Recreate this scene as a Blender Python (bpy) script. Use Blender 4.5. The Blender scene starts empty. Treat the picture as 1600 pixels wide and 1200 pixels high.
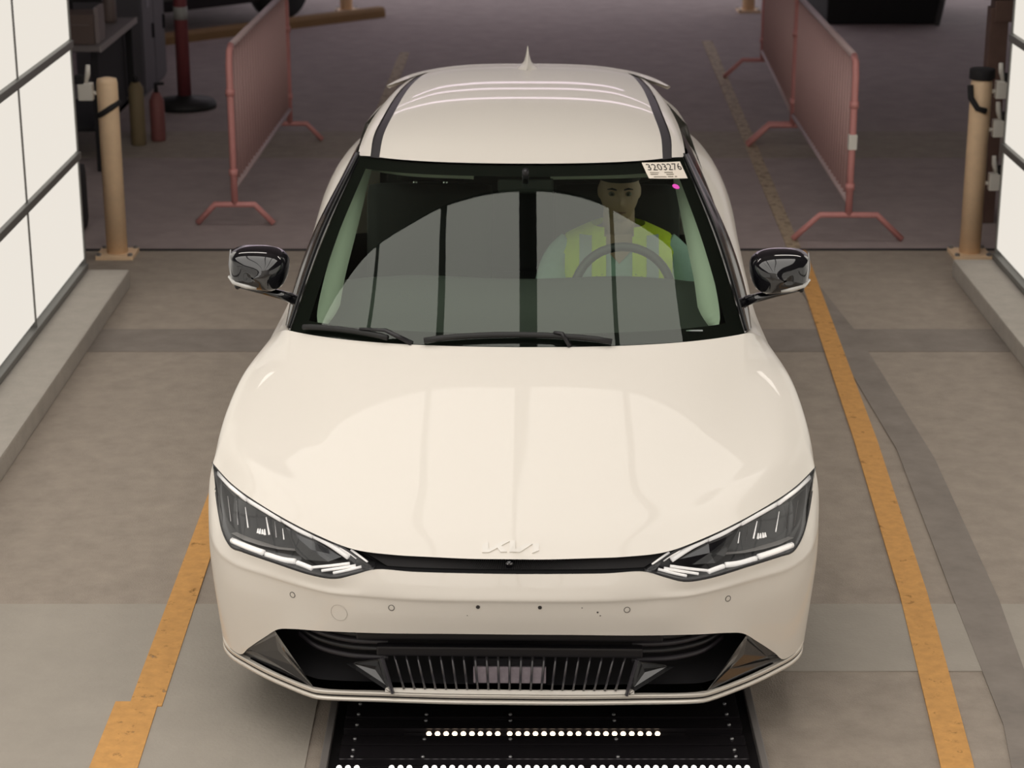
import bpy, bmesh, math, random
import numpy as np
from mathutils import Vector, Matrix

random.seed(7)
S = bpy.context.scene
COL = S.collection

# ------------------------------------------------------------------ camera
cam = bpy.data.cameras.new('camera')
cam.sensor_width = 36.0
cam.lens = 72.0
cam.clip_end = 200
cam.dof.use_dof = True
cam.dof.focus_distance = 6.5
cam.dof.aperture_fstop = 4.5
camo = bpy.data.objects.new('camera', cam)
COL.objects.link(camo)
camo.location = (0, -5.38, 3.0)
camo.rotation_euler = (math.radians(90) - math.atan(1050 / 3200), 0, 0)
S.camera = camo

# ------------------------------------------------------------------ world, exposure
W = bpy.data.worlds.new('world')
S.world = W
W.use_nodes = True
W.node_tree.nodes['Background'].inputs[0].default_value = (0.95, 0.93, 0.98, 1)
W.node_tree.nodes['Background'].inputs[1].default_value = 1.35
S.view_settings.view_transform = 'Standard'
S.view_settings.look = 'None'
S.view_settings.gamma = 1
S.view_settings.exposure = 0.0
S.view_settings.use_curve_mapping = False
WALL_E = 0.84       # side light walls
CEIL_E = 1.9       # light canopy over the car
TUBE_E = 2.2        # tubes of the hall


# ------------------------------------------------------------------ helpers
def new_mat(name, col=(.5, .5, .5), rough=.5, metal=0., coat=0., coat_r=.03, spec=.5, emis=None, es=0.,
            noise=0., nscale=20., bump=0., bscale=200., ior=1.5):
    m = bpy.data.materials.new(name)
    m.use_nodes = True
    nt = m.node_tree
    b = nt.nodes['Principled BSDF']
    b.inputs['Base Color'].default_value = (*col, 1)
    b.inputs['Roughness'].default_value = rough
    b.inputs['Metallic'].default_value = metal
    b.inputs['Coat Weight'].default_value = coat
    b.inputs['Coat Roughness'].default_value = coat_r
    b.inputs['Specular IOR Level'].default_value = spec
    b.inputs['IOR'].default_value = ior
    if emis:
        b.inputs['Emission Color'].default_value = (*emis, 1)
        b.inputs['Emission Strength'].default_value = es
    tc = None
    if noise or bump:
        tc = nt.nodes.new('ShaderNodeTexCoord')
    if noise:
        n = nt.nodes.new('ShaderNodeTexNoise')
        n.inputs['Scale'].default_value = nscale
        n.inputs['Detail'].default_value = 6
        n.inputs['Roughness'].default_value = .65
        nt.links.new(tc.outputs['Object'], n.inputs['Vector'])
        r = nt.nodes.new('ShaderNodeMapRange')
        r.inputs['From Min'].default_value = .25
        r.inputs['From Max'].default_value = .75
        r.inputs['To Min'].default_value = 1 - noise
        r.inputs['To Max'].default_value = 1 + noise
        nt.links.new(n.outputs['Fac'], r.inputs['Value'])
        mx = nt.nodes.new('ShaderNodeVectorMath')
        mx.operation = 'SCALE'
        mx.inputs[0].default_value = col
        nt.links.new(r.outputs[0], mx.inputs['Scale'])
        nt.links.new(mx.outputs[0], b.inputs['Base Color'])
    if bump:
        n2 = nt.nodes.new('ShaderNodeTexNoise')
        n2.inputs['Scale'].default_value = bscale
        n2.inputs['Detail'].default_value = 3
        nt.links.new(tc.outputs['Object'], n2.inputs['Vector'])
        bp = nt.nodes.new('ShaderNodeBump')
        bp.inputs['Strength'].default_value = bump
        bp.inputs['Distance'].default_value = .01
        nt.links.new(n2.outputs['Fac'], bp.inputs['Height'])
        nt.links.new(bp.outputs[0], b.inputs['Normal'])
    return m


def glass_mat(name, tint, r0=.07, gain=.93, rough=0., refl=(1, 1, 1)):
    """thin coated sheet: clear tint plus Fresnel mirror reflection of both faces"""
    m = bpy.data.materials.new(name)
    m.use_nodes = True
    nt = m.node_tree
    nt.nodes.clear()
    out = nt.nodes.new('ShaderNodeOutputMaterial')
    mix = nt.nodes.new('ShaderNodeMixShader')
    tr = nt.nodes.new('ShaderNodeBsdfTransparent')
    tr.inputs[0].default_value = (*tint, 1)
    gl = nt.nodes.new('ShaderNodeBsdfGlossy')
    gl.inputs['Roughness'].default_value = rough
    gl.inputs['Color'].default_value = (*refl, 1)
    ge = nt.nodes.new('ShaderNodeNewGeometry')
    dt = nt.nodes.new('ShaderNodeVectorMath')
    dt.operation = 'DOT_PRODUCT'
    nt.links.new(ge.outputs['Normal'], dt.inputs[0])
    nt.links.new(ge.outputs['Incoming'], dt.inputs[1])

    def mth(op, a, bb):
        n = nt.nodes.new('ShaderNodeMath')
        n.operation = op
        for i, v in enumerate((a, bb)):
            if isinstance(v, (int, float)):
                n.inputs[i].default_value = v
            elif v is not None:
                nt.links.new(v, n.inputs[i])
        return n.outputs[0]
    c = mth('ABSOLUTE', dt.outputs['Value'], None)
    f = mth('POWER', mth('SUBTRACT', 1., c), 5.)
    f = mth('ADD', mth('MULTIPLY', f, gain), r0)
    nt.links.new(f, mix.inputs[0])
    nt.links.new(tr.outputs[0], mix.inputs[1])
    nt.links.new(gl.outputs[0], mix.inputs[2])
    nt.links.new(mix.outputs[0], out.inputs[0])
    return m


def link(o, parent=None, label=None, cat=None, group=None, kind=None):
    COL.objects.link(o)
    if parent is not None:
        o.parent = parent
    if label:
        o['label'] = label
    if cat:
        o['category'] = cat
    if group:
        o['group'] = group
    if kind:
        o['kind'] = kind
    return o


def mesh(name, verts, faces, mat=None, parent=None, smooth=False, **kw):
    me = bpy.data.meshes.new(name)
    me.from_pydata([tuple(map(float, v)) for v in verts], [], [tuple(map(int, f)) for f in faces])
    if mat:
        me.materials.append(mat)
    if smooth:
        me.shade_smooth()
    me.update()
    return link(bpy.data.objects.new(name, me), parent, **kw)


def empty(name, loc=(0, 0, 0), rz=0., **kw):
    o = bpy.data.objects.new(name, None)
    o.location = loc
    o.rotation_euler = (0, 0, rz)
    o.empty_display_size = .1
    return link(o, **kw)


def copyo(o, parent=None, loc=None, **kw):
    c = o.copy()
    for k in list(c.keys()):
        if k in ('label', 'category', 'group', 'kind') and k not in kw:
            pass
    COL.objects.link(c)
    if parent is not None:
        c.parent = parent
    if loc is not None:
        c.location = loc
    for k, v in kw.items():
        c[k] = v
    return c


class MB:
    """collects geometry for one mesh"""
    def __init__(s):
        s.v = []
        s.f = []

    def add(s, v, f):
        o = len(s.v)
        s.v += [tuple(map(float, a)) for a in v]
        s.f += [tuple(int(i) + o for i in a) for a in f]
        return s

    def box(s, c, d, rot=None, bev=0.):
        hx, hy, hz = (a / 2 for a in d)
        if bev <= 0:
            v = [(x, y, z) for x in (-hx, hx) for y in (-hy, hy) for z in (-hz, hz)]
            f = [(0, 1, 3, 2), (4, 6, 7, 5), (0, 4, 5, 1), (2, 3, 7, 6), (0, 2, 6, 4), (1, 5, 7, 3)]
        else:
            bm = bmesh.new()
            bmesh.ops.create_cube(bm, size=1)
            for w in bm.verts:
                w.co = Vector((w.co.x * d[0], w.co.y * d[1], w.co.z * d[2]))
            bmesh.ops.bevel(bm, geom=list(bm.edges), offset=bev, segments=2, profile=.7, affect='EDGES')
            bm.verts.index_update()
            v = [w.co.copy() for w in bm.verts]
            f = [[w.index for w in q.verts] for q in bm.faces]
            bm.free()
        R = rot or Matrix.Identity(3)
        s.add([R @ Vector(a) + Vector(c) for a in v], f)
        return s

    def tube(s, pts, r, n=10, caps=True, flat=1.):
        pts = [Vector(p) for p in pts]
        rr = r if hasattr(r, '__len__') else [r] * len(pts)
        rings = []
        up = None
        for i, p in enumerate(pts):
            t = (pts[min(i + 1, len(pts) - 1)] - pts[max(i - 1, 0)]).normalized()
            if up is None:
                up = Vector((0, 0, 1)) if abs(t.z) < .9 else Vector((0, 1, 0))
            a = t.cross(up)
            if a.length < 1e-6:
                a = t.cross(Vector((1, 0, 0)))
            a.normalize()
            b = a.cross(t).normalized()
            up = b
            rings.append([p + (a * math.cos(2 * math.pi * k / n) + b * flat * math.sin(2 * math.pi * k / n)) * rr[i]
                          for k in range(n)])
        v = [q for R in rings for q in R]
        f = []
        for i in range(len(pts) - 1):
            for k in range(n):
                f.append((i * n + k, i * n + (k + 1) % n, (i + 1) * n + (k + 1) % n, (i + 1) * n + k))
        if caps:
            f.append(tuple(range(n))[::-1])
            f.append(tuple((len(pts) - 1) * n + k for k in range(n)))
        return s.add(v, f)

    def lathe(s, prof, c=(0, 0, 0), n=24, axis='z'):
        v = []
        for (r, z) in prof:
            for k in range(n):
                a = 2 * math.pi * k / n
                p = (r * math.cos(a), r * math.sin(a), z)
                if axis == 'y':
                    p = (p[0], p[2], p[1])
                if axis == 'x':
                    p = (p[2], p[0], p[1])
                v.append((p[0] + c[0], p[1] + c[1], p[2] + c[2]))
        f = []
        for i in range(len(prof) - 1):
            for k in range(n):
                f.append((i * n + k, i * n + (k + 1) % n, (i + 1) * n + (k + 1) % n, (i + 1) * n + k))
        f.append(tuple(range(n))[::-1])
        f.append(tuple((len(prof) - 1) * n + k for k in range(n)))
        return s.add(v, f)

    def ell(s, c, r, nu=20, nv=14):
        v = []
        for j in range(nv + 1):
            th = math.pi * j / nv
            for i in range(nu):
                ph = 2 * math.pi * i / nu
                v.append((c[0] + r[0] * math.sin(th) * math.cos(ph), c[1] + r[1] * math.sin(th) * math.sin(ph),
                          c[2] + r[2] * math.cos(th)))
        f = []
        for j in range(nv):
            for i in range(nu):
                f.append((j * nu + i, (j + 1) * nu + i, (j + 1) * nu + (i + 1) % nu, j * nu + (i + 1) % nu))
        return s.add(v, f)

    def out(s, name, mat, parent=None, smooth=False, **kw):
        return mesh(name, s.v, s.f, mat, parent, smooth, **kw)


def crv(P, n, closed=False):
    """centripetal Catmull-Rom through P, n points evenly spaced in arc length"""
    P = np.asarray(P, float)
    if len(P) == 2:
        t = np.linspace(0, 1, n)[:, None]
        return P[0] * (1 - t) + P[1] * t
    Q = np.vstack([2 * P[0] - P[1], P, 2 * P[-1] - P[-2]])
    k = np.concatenate([[0], np.cumsum(np.maximum(np.linalg.norm(np.diff(Q, axis=0), axis=1), 1e-9) ** .5)])
    out = []
    for i in range(1, len(Q) - 2):
        t0, t1, t2, t3 = k[i - 1:i + 3]
        p0, p1, p2, p3 = Q[i - 1:i + 3]
        for t in np.linspace(t1, t2, 16, endpoint=(i == len(Q) - 3)):
            a1 = (t1 - t) / (t1 - t0) * p0 + (t - t0) / (t1 - t0) * p1
            a2 = (t2 - t) / (t2 - t1) * p1 + (t - t1) / (t2 - t1) * p2
            a3 = (t3 - t) / (t3 - t2) * p2 + (t - t2) / (t3 - t2) * p3
            b1 = (t2 - t) / (t2 - t0) * a1 + (t - t0) / (t2 - t0) * a2
            b2 = (t3 - t) / (t3 - t1) * a2 + (t - t1) / (t3 - t1) * a3
            out.append((t2 - t) / (t2 - t1) * b1 + (t - t1) / (t2 - t1) * b2)
    out = np.array(out)
    d = np.concatenate([[0], np.cumsum(np.linalg.norm(np.diff(out, axis=0), axis=1))])
    u = np.linspace(0, d[-1], n)
    return np.stack([np.interp(u, d, out[:, j]) for j in range(3)], 1)


def sym(P):
    """half curve from the centre line outwards -> full curve left to right"""
    P = [tuple(p) for p in P]
    L = [(-x, y, z) for (x, y, z) in P if abs(x) > 1e-6][::-1]
    return L + P


def loft(rows, nu, nv):
    R = [crv(r, nu) if len(r) != nu else np.asarray(r, float) for r in rows]
    G = np.stack([crv([r[i] for r in R], nv) for i in range(nu)], 1)   # nv x nu x 3
    return G


def gnorm(G):
    du = np.gradient(G, axis=1)
    dv = np.gradient(G, axis=0)
    n = np.cross(du, dv)
    n /= np.maximum(np.linalg.norm(n, axis=2, keepdims=True), 1e-9)
    return n


def grid_obj(name, G, mat, parent, N=None, flip=False, thick=0., mask=None, both=False, **kw):
    nv, nu = G.shape[:2]
    faces = []
    for j in range(nv - 1):
        for i in range(nu - 1):
            q = (j * nu + i, j * nu + i + 1, (j + 1) * nu + i + 1, (j + 1) * nu + i)
            if mask is not None and not mask(G[j:j + 2, i:i + 2].mean((0, 1))):
                continue
            faces.append(q[::-1] if flip else q)
    if N is None:
        N = gnorm(G)
    V = G.reshape(-1, 3)
    NN = N.reshape(-1, 3) * (-1 if flip else 1)
    me = bpy.data.meshes.new(name)
    me.from_pydata([tuple(map(float, v)) for v in V], [], [tuple(f) for f in faces])
    me.materials.append(mat)
    me.shade_smooth()
    me.normals_split_custom_set_from_vertices([tuple(map(float, v)) for v in NN])
    me.update()
    o = bpy.data.objects.new(name, me)
    return link(o, parent, **kw)


def xmir(G):
    H = G.copy()
    H[..., 0] *= -1
    return H


# ------------------------------------------------------------------ materials
paint = new_mat('paint_white', (.80, .752, .685), .45, coat=.55, coat_r=.02, spec=.25)
black_gloss = new_mat('black_gloss', (.006, .006, .008), .08, coat=1., coat_r=.01)
black_plastic = new_mat('black_plastic', (.012, .011, .013), .35)
black_rubber = new_mat('black_rubber', (.012, .012, .012), .6)
chrome = new_mat('chrome', (.86, .85, .86), .12, metal=1.)
silver = new_mat('silver_trim', (.74, .69, .62), .3, metal=.35, coat=.6)
hl_dark = new_mat('headlight_dark', (.03, .03, .032), .3, coat=.5)
hl_grey = new_mat('headlight_grey', (.42, .40, .385), .3, metal=.3, coat=.4)
drl_mat = new_mat('light_guide', (.95, .92, .88), .25, coat=.8, emis=(1, .93, .88), es=.35)
lens_glass = glass_mat('headlight_lens', (.93, .94, .95), .03, .7)
wind_glass = glass_mat('windshield_glass', (.68, .80, .68), .062, .85, refl=(.95, 1, .94))
side_glass = glass_mat('side_glass', (.72, .78, .74), .08, .9)
rear_glass = glass_mat('rear_glass', (.03, .035, .035), .08, .9)
int_dark = new_mat('interior_dark', (.014, .013, .014), .7)
int_dash = new_mat('interior_dash', (.045, .045, .046), .55)
int_light = new_mat('interior_light', (.85, .85, .80), .7)
tyre = new_mat('tyre', (.014, .014, .014), .75)
alloy = new_mat('alloy', (.35, .35, .36), .3, metal=.8)
lilac = new_mat('radar_reflection', (.36, .31, .35), .35, noise=.2, nscale=40)  # lilac base colour carries the floor lights' reflection in the panel
paper = new_mat('paper', (.82, .74, .64), .7)
ink = new_mat('ink', (.05, .045, .04), .7)
pink = new_mat('pink_sticker', (.9, .09, .62), .6, emis=(.9, .09, .62), es=0.0)
asphalt = new_mat('asphalt', (.335, .285, .238), .85, noise=.16, nscale=9., bump=.35, bscale=160)
asphalt_dark = new_mat('asphalt_dark', (.36, .297, .288), .85, noise=.14, nscale=5., bump=.35, bscale=160)
concrete = new_mat('concrete', (.37, .333, .287), .8, noise=.08, nscale=4., bump=.15, bscale=90)
curb_mat = new_mat('curb_concrete', (.45, .415, .37), .85, noise=.10, nscale=10., bump=.3, bscale=80)
tar = new_mat('tar_mark', (.235, .203, .177), .7, noise=.2, nscale=6)
rail_mat = new_mat('panel_rail', (.20, .20, .19), .45, metal=.4)
dark_metal = new_mat('tray_metal', (.035, .032, .034), .3, metal=.6, noise=.2, nscale=15)
plate_metal = new_mat('tray_plate', (.026, .023, .026), .22, metal=.5)
yellow_post = new_mat('bollard_yellow', (.9, .66, .43), .55, noise=.08, nscale=12)
bar_red = new_mat('barrier_bar', (.58, .37, .355), .55)
pink_red = new_mat('barrier_red', (.62, .27, .255), .5, noise=.06, nscale=14)
galv = new_mat('barrier_worn', (.5, .38, .38), .5)
black_mat = new_mat('matte_black', (.012, .011, .013), .8)
white_plastic = new_mat('white_plastic', (.75, .72, .66), .5)


def worn_paint(name, col, thr):
    m = new_mat(name, col, .7, noise=.15, nscale=25)
    nt = m.node_tree
    b = nt.nodes['Principled BSDF']
    tc = nt.nodes.new('ShaderNodeTexCoord')
    n = nt.nodes.new('ShaderNodeTexNoise')
    n.inputs['Scale'].default_value = 18
    n.inputs['Detail'].default_value = 10
    n.inputs['Roughness'].default_value = .75
    nt.links.new(tc.outputs['Object'], n.inputs['Vector'])
    r = nt.nodes.new('ShaderNodeMapRange')
    r.inputs['From Min'].default_value = thr
    r.inputs['From Max'].default_value = thr + .12
    nt.links.new(n.outputs['Fac'], r.inputs['Value'])
    nt.links.new(r.outputs[0], b.inputs['Alpha'])
    return m


line_yellow = worn_paint('line_yellow', (.62, .32, .095), .29)
line_faded = worn_paint('line_faded', (.46, .36, .25), .36)


def emit(name, col, st):
    m = bpy.data.materials.new(name)
    m.use_nodes = True
    nt = m.node_tree
    nt.nodes.clear()
    e = nt.nodes.new('ShaderNodeEmission')
    e.inputs[0].default_value = (*col, 1)
    e.inputs[1].default_value = st
    o = nt.nodes.new('ShaderNodeOutputMaterial')
    nt.links.new(e.outputs[0], o.inputs[0])
    return m


wall_light = emit('wall_light', (1, .935, .84), WALL_E)
ceil_light = emit('canopy_light', (1, .95, .885), CEIL_E)
fill_light = emit('fill_light', (1., .93, .86), 3.9)
tube_light = emit('tube_light', (1., .80, .95), TUBE_E)
led_warm = emit('led_warm', (1, .80, .56), 3.2)
led_white = emit('led_white', (1, .95, .88), 2.6)

# ------------------------------------------------------------------ floor and hall
XL, XR = -2.33, 2.69      # light walls: planes and far end
fl = MB().box((0, 1.4, -.1), (18, 9.74, .2)).out('floor', asphalt, kind='structure')
fl['label'] = 'worn grey-brown asphalt floor of the drive-through booth'
ff = MB().box((0, 21.27, -.1), (40, 30, .2)).out('floor', asphalt_dark, kind='structure')
ff['label'] = 'darker asphalt of the hall behind the booth'
fb = MB().box((0, -6.2, -.1), (18, 5.46, .2)).out('floor', concrete, kind='structure')
fb['label'] = 'concrete floor behind the camera position'


def slab(name, pts, z, mat, parent=None, th=.006, **kw):
    n = len(pts)
    v = [(x, y, z) for x, y in pts] + [(x, y, z - th) for x, y in pts]
    f = [tuple(range(n)), tuple(range(n, 2 * n))[::-1]] + [(i + n, (i + 1) % n + n, (i + 1) % n, i) for i in range(n)]
    return mesh(name, v, f, mat, parent, **kw)


slab('concrete_slab', [(-2.1, -3.4), (-.62, -3.4), (-.62, 1.258), (-2.1, 1.258)], .004, concrete, fl)
slab('concrete_strip', [(.8, .725), (2.46, .725), (2.46, 1.258), (.8, 1.258)], .004, concrete, fl)
slab('patch_strip', [(-2.1, 4.27), (2.46, 4.27), (2.46, 4.655), (-2.1, 4.655)], .003, tar, fl)
slab('patch_strip', [(-5, 8.9), (5, 8.9), (5, 9.85), (-5, 9.85)], .003, asphalt, ff)
slab('tar_streak', [(1.40, -.6), (1.53, .35), (1.57, 1.3), (1.645, 2.85), (1.60, 4.6), (1.57, 5.6), (1.68, 5.6), (1.75, 4.6),
                    (1.785, 2.75), (1.73, 1.3), (1.66, .4), (1.6, -.6)], .0055, tar, fl)
slab('expansion_joint', [(-6, 6.255), (6, 6.275), (6, 6.315), (-6, 6.295)], .004, black_mat, ff)

slab('painted_line', [(-1.215, .47), (-1.11, .47), (-1.135, 2.6), (-1.225, 2.6)], .0072, line_yellow,
     label='worn yellow floor stripe at the left of the car, further stretch', cat='floor marking')
slab('painted_line', [(-1.262, -.9), (-1.10, -.9), (-1.125, .5), (-1.262, .5)], .0078, line_yellow,
     label='worn yellow floor stripe in the lower left, nearest stretch beside the concrete', cat='floor marking')
slab('painted_line', [(1.19, -.8), (1.285, -.8), (1.385, .12), (1.485, 1.34), (1.58, 2.96), (1.675, 5.2), (1.72, 6.25),
                      (1.63, 6.25), (1.585, 5.2), (1.48, 2.96), (1.385, 1.34), (1.285, .12)], .0072, line_yellow,
     label='long slanting yellow floor stripe at the right of the car', cat='floor marking')
slab('painted_line', [(1.62, 6.33), (1.70, 6.33), (1.92, 14.3), (1.82, 14.3)], .006, line_faded,
     label='faded yellowish stripe on the dark asphalt beyond the right mirror', cat='floor marking')
slab('painted_line', [(-1.10, 9.), (-1.0, 9.), (-.95, 13.6), (-1.04, 13.6)], .006, line_faded,
     label='short faded stripe on the dark asphalt left of the roof', cat='floor marking')

# hall shell
hall_grey = new_mat('hall_grey', (.3, .275, .275), .9)
MB().box((0, 5.25, 5.0), (16, 28.5, .2)).out('ceiling', hall_grey, kind='structure')
MB().box((-7.9, 3.75, 2.45), (.2, 25.5, 4.9)).out('wall_outer_left', black_mat, kind='structure')
MB().box((7.9, 3.75, 2.45), (.2, 25.5, 4.9)).out('wall_outer_right', black_mat, kind='structure')
MB().box((0, -7.9, 2.45), (15.6, .2, 4.9)).out('wall_back', new_mat('bounce_white', (.85, .82, .78), .9), kind='structure')  # unseen wall, made white and moved closer as a bounce surface

MB().box((0, 38, 6), (60, .4, 12)).out('wall_far', hall_grey, kind='structure')  # unseen facade, added to dull the sky mirrored in the car roof

# ------------------------------------------------------------------ light walls
PW, PH, Z0 = 1.21, .597, .13
for side, X in (('left', XL), ('right', XR)):
    sg = -1 if side == 'left' else 1
    YE = 5.47 if side == 'left' else 5.69
    ncol = 10
    y0 = YE - ncol * PW
    back = MB().box((X + sg * .08, (YE + y0) / 2, 1.32), (.08, YE - y0, 2.44)).out(
        'wall_' + side, rail_mat, kind='structure')
    back['label'] = 'tall %s light wall of glowing white panels beside the car' % side
    pm = MB().box((0, 0, 0), (.05, PW - .03, PH - .05), bev=.004).out('panel', wall_light, back)
    first = True
    for c in range(ncol):
        for r in range(4):
            loc = (X + sg * .03, YE - PW * (c + .5) - .005, Z0 + PH * (r + .5) + .01)
            if first:
                pm.location = loc
                first = False
            else:
                copyo(pm, back, loc)
    for r in range(5):
        MB().box((X + sg * .012, (YE + y0) / 2, Z0 + PH * r + (.01 if r else -.01)), (.05, YE - y0, .04 if r else .03), bev=.004).out(
            'rail', rail_mat, back)
    MB().box((X + sg * .03, YE, 1.32), (.06, .02, 2.44)).out('end_post', rail_mat, back)
    for c in range(1, ncol):
        MB().box((X + sg * .016, YE - PW * c - .005, 1.32), (.03, .022, 2.4), bev=.003).out('mullion', rail_mat, back)
    # curb
    a, b = (X - .02, X + .235) if side == 'left' else (X - .23, X + .02)
    cb = MB().box(((a + b) / 2, (y0 + YE) / 2, .05), (b - a, YE - y0, .1), bev=.012).out(
        'concrete_curb', curb_mat, label='low pale concrete curb along the foot of the %s light wall' % side, cat='curb')

# light canopy above the car: long panels with dark strips between them
can = empty('light_canopy', (0, 0, 4.3), label='overhead canopy of long glowing panels mirrored in the windshield', cat='ceiling light')
CAN_Y0, CAN_Y1 = -7.5, 3.2
CAN_X = [(-3.5, -3.0), (-2.94, -1.73), (-1.65, -.75), (-.67, .0), (.14, .90), (.97, 1.93)]
for (a, b) in CAN_X:
    MB().box(((a + b) / 2, (CAN_Y0 + CAN_Y1) / 2, 0), (b - a, CAN_Y1 - CAN_Y0, .05), bev=.004).out('panel', ceil_light, can)
MB().box((-.78, (CAN_Y0 + CAN_Y1) / 2, .07), (5.5, CAN_Y1 - CAN_Y0 + .1, .06)).out('backing', black_mat, can)
# two unseen wide lamps, added to brighten the hall beyond the booth
for k, x in enumerate((-1.9, 2.2)):
    t = empty('hall_fill_lamp', (x, 6.3, 4.55), label='unseen wide lamp added to brighten the hall beyond the %s light wall' % ('left', 'right')[k], cat='ceiling lamp')
    MB().box((0, 0, .05), (2.1, .7, .08), bev=.01).out('housing', white_plastic, t)
    MB().box((0, 0, 0), (2.0, .6, .03), bev=.008).out('diffuser', fill_light, t)
    for sx in (-.8, .8):
        MB().tube([(sx, 0, .08), (sx, 0, .36)], .012, 6).out('rod', black_mat, t)
# lamps of the hall far behind
for k, (x, y, z, sx, sy) in enumerate([(0, 14.4, 3.6, 7.2, .16), (0, 16.2, 3.3, 7.0, .10), (-3.4, 18.0, 3.2, 1.6, .12), (0, 18.0, 3.2, 3.6, .12), (3.4, 18., 3.2, 1.3, .16)]):
    t = empty('tube_lamp', (x, y, z), label=['long pinkish tube lamp across the hall ceiling, nearest to the booth', 'long thin tube lamp across the hall ceiling, second row',
              'short tube lamp in the far row, left', 'middle tube lamp in the far row of the hall', 'short wide tube lamp in the far row, right'][k], cat='ceiling lamp')
    MB().box((0, 0, .05), (sx + .06, sy + .08, .05), bev=.01).out('housing', white_plastic, t)
    MB().tube([(-sx / 2, 0, 0), (sx / 2, 0, 0)], sy / 2, 12).out('tube', tube_light, t, True)
    MB().tube([(0, 0, .07), (0, 0, 4.87 - z)], .012, 6).out('rod', black_mat, t)

# ------------------------------------------------------------------ the car
CAR = empty('car', (-.009, 0, 0), -math.radians(1.2), label='white compact electric crossover driving towards the camera between the light walls', cat='car')

r0 = [(0, .059, .685), (.105, .062, .684), (.22, .07, .685), (.338, .085, .685), (.455, .112, .69), (.578, .169, .716),
      (.68, .237, .74), (.791, .346, .762), (.851, .438, .767), (.895, .515, .775), (.925, .565, .785)]
r1 = [(0, .13, .73), (.3, .15, .729), (.5, .22, .75), (.66, .32, .785), (.78, .44, .815), (.87, .56, .825), (.915, .635, .82)]
r2 = [(0, .28, .797), (.3, .30, .795), (.55, .37, .803), (.72, .48, .83), (.83, .60, .852), (.905, .71, .85)]
r3 = [(0, .50, .882), (.3, .515, .879), (.55, .565, .873), (.72, .665, .878), (.83, .77, .89), (.893, .84, .888)]
r4 = [(0, .75, .967), (.3, .765, .964), (.55, .81, .951), (.72, .90, .938), (.82, 1.0, .939), (.872, 1.07, .932)]
def ws_pt(x, a, b, y0, z0, c):
    return (x, y0 + a * x * x + b * x ** 4, z0 - c * x ** 3)


r5 = [ws_pt(x, .20, .33, .983, 1.038, .04) for x in (0, .2, .38, .54, .66, .74, .772)] + [(.838, 1.40, .955)]
SIDE = {  # lower fender / side sections: points from shoulder down
    0: [(.935, .568, .74), (.942, .57, .68), (.943, .57, .58), (.935, .57, .42), (.905, .57, .25)],
    1: [(.929, .65, .79), (.940, .655, .72), (.945, .66, .60), (.938, .66, .43), (.908, .66, .25)],
    2: [(.924, .72, .828), (.938, .725, .77), (.945, .73, .64), (.94, .73, .45), (.91, .73, .25)],
    3: [(.916, .85, .87), (.934, .855, .81), (.945, .86, .66), (.94, .86, .46), (.91, .86, .25)],
    4: [(.896, 1.08, .915), (.917, 1.085, .86), (.937, 1.09, .70), (.935, 1.09, .48), (.905, 1.09, .27)],
    5: [(.862, 1.415, .93), (.884, 1.42, .87), (.908, 1.42, .72), (.915, 1.42, .52), (.89, 1.42, .3)]}


def wide(P):
    o = []
    for x, y, z in P:
        k = min(1., max(0., (abs(x) - .72) / .2))
        o.append((x * (1 + .0075 * k * k * (3 - 2 * k)), y, z))
    return o


r0, r1, r2, r3, r4 = (wide(r) for r in (r0, r1, r2, r3, r4))
for k_ in (0, 1, 2, 3, 4):
    SIDE[k_] = wide(SIDE[k_])
NH, NS, NV = 61, 31, 61
rows = [r0, r1, r2, r3, r4, r5]
hoodR = [crv(r, NH) for r in rows]
sideR = [crv([r[-1]] + SIDE[k], NS) for k, r in enumerate(rows)]
half = [np.vstack([h, s[1:]]) for h, s in zip(hoodR, sideR)]
full = []
for h in half:
    L = h[1:].copy()
    L[:, 0] *= -1
    full.append(np.vstack([L[::-1], h]))
FG = loft(full, full[0].shape[0], NV)
FN = gnorm(FG)
c0 = NH - 1 + NS - 1
AXF, AXR, WZ, WR = .87, 3.77, .355, .36


def no_arch(p):
    return (p[1] - AXF) ** 2 + (p[2] - WZ) ** 2 > .40 ** 2 and (p[1] - AXR) ** 2 + (p[2] - WZ) ** 2 > .40 ** 2


s_hood = slice(NS - 1, NS - 1 + 2 * NH - 1)
grid_obj('hood', FG[:, s_hood], paint, CAR, FN[:, s_hood])
grid_obj('front_fender', FG[:, :NS], paint, CAR, FN[:, :NS], mask=no_arch)
grid_obj('front_fender', FG[:, -NS:], paint, CAR, FN[:, -NS:], mask=no_arch)

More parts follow.
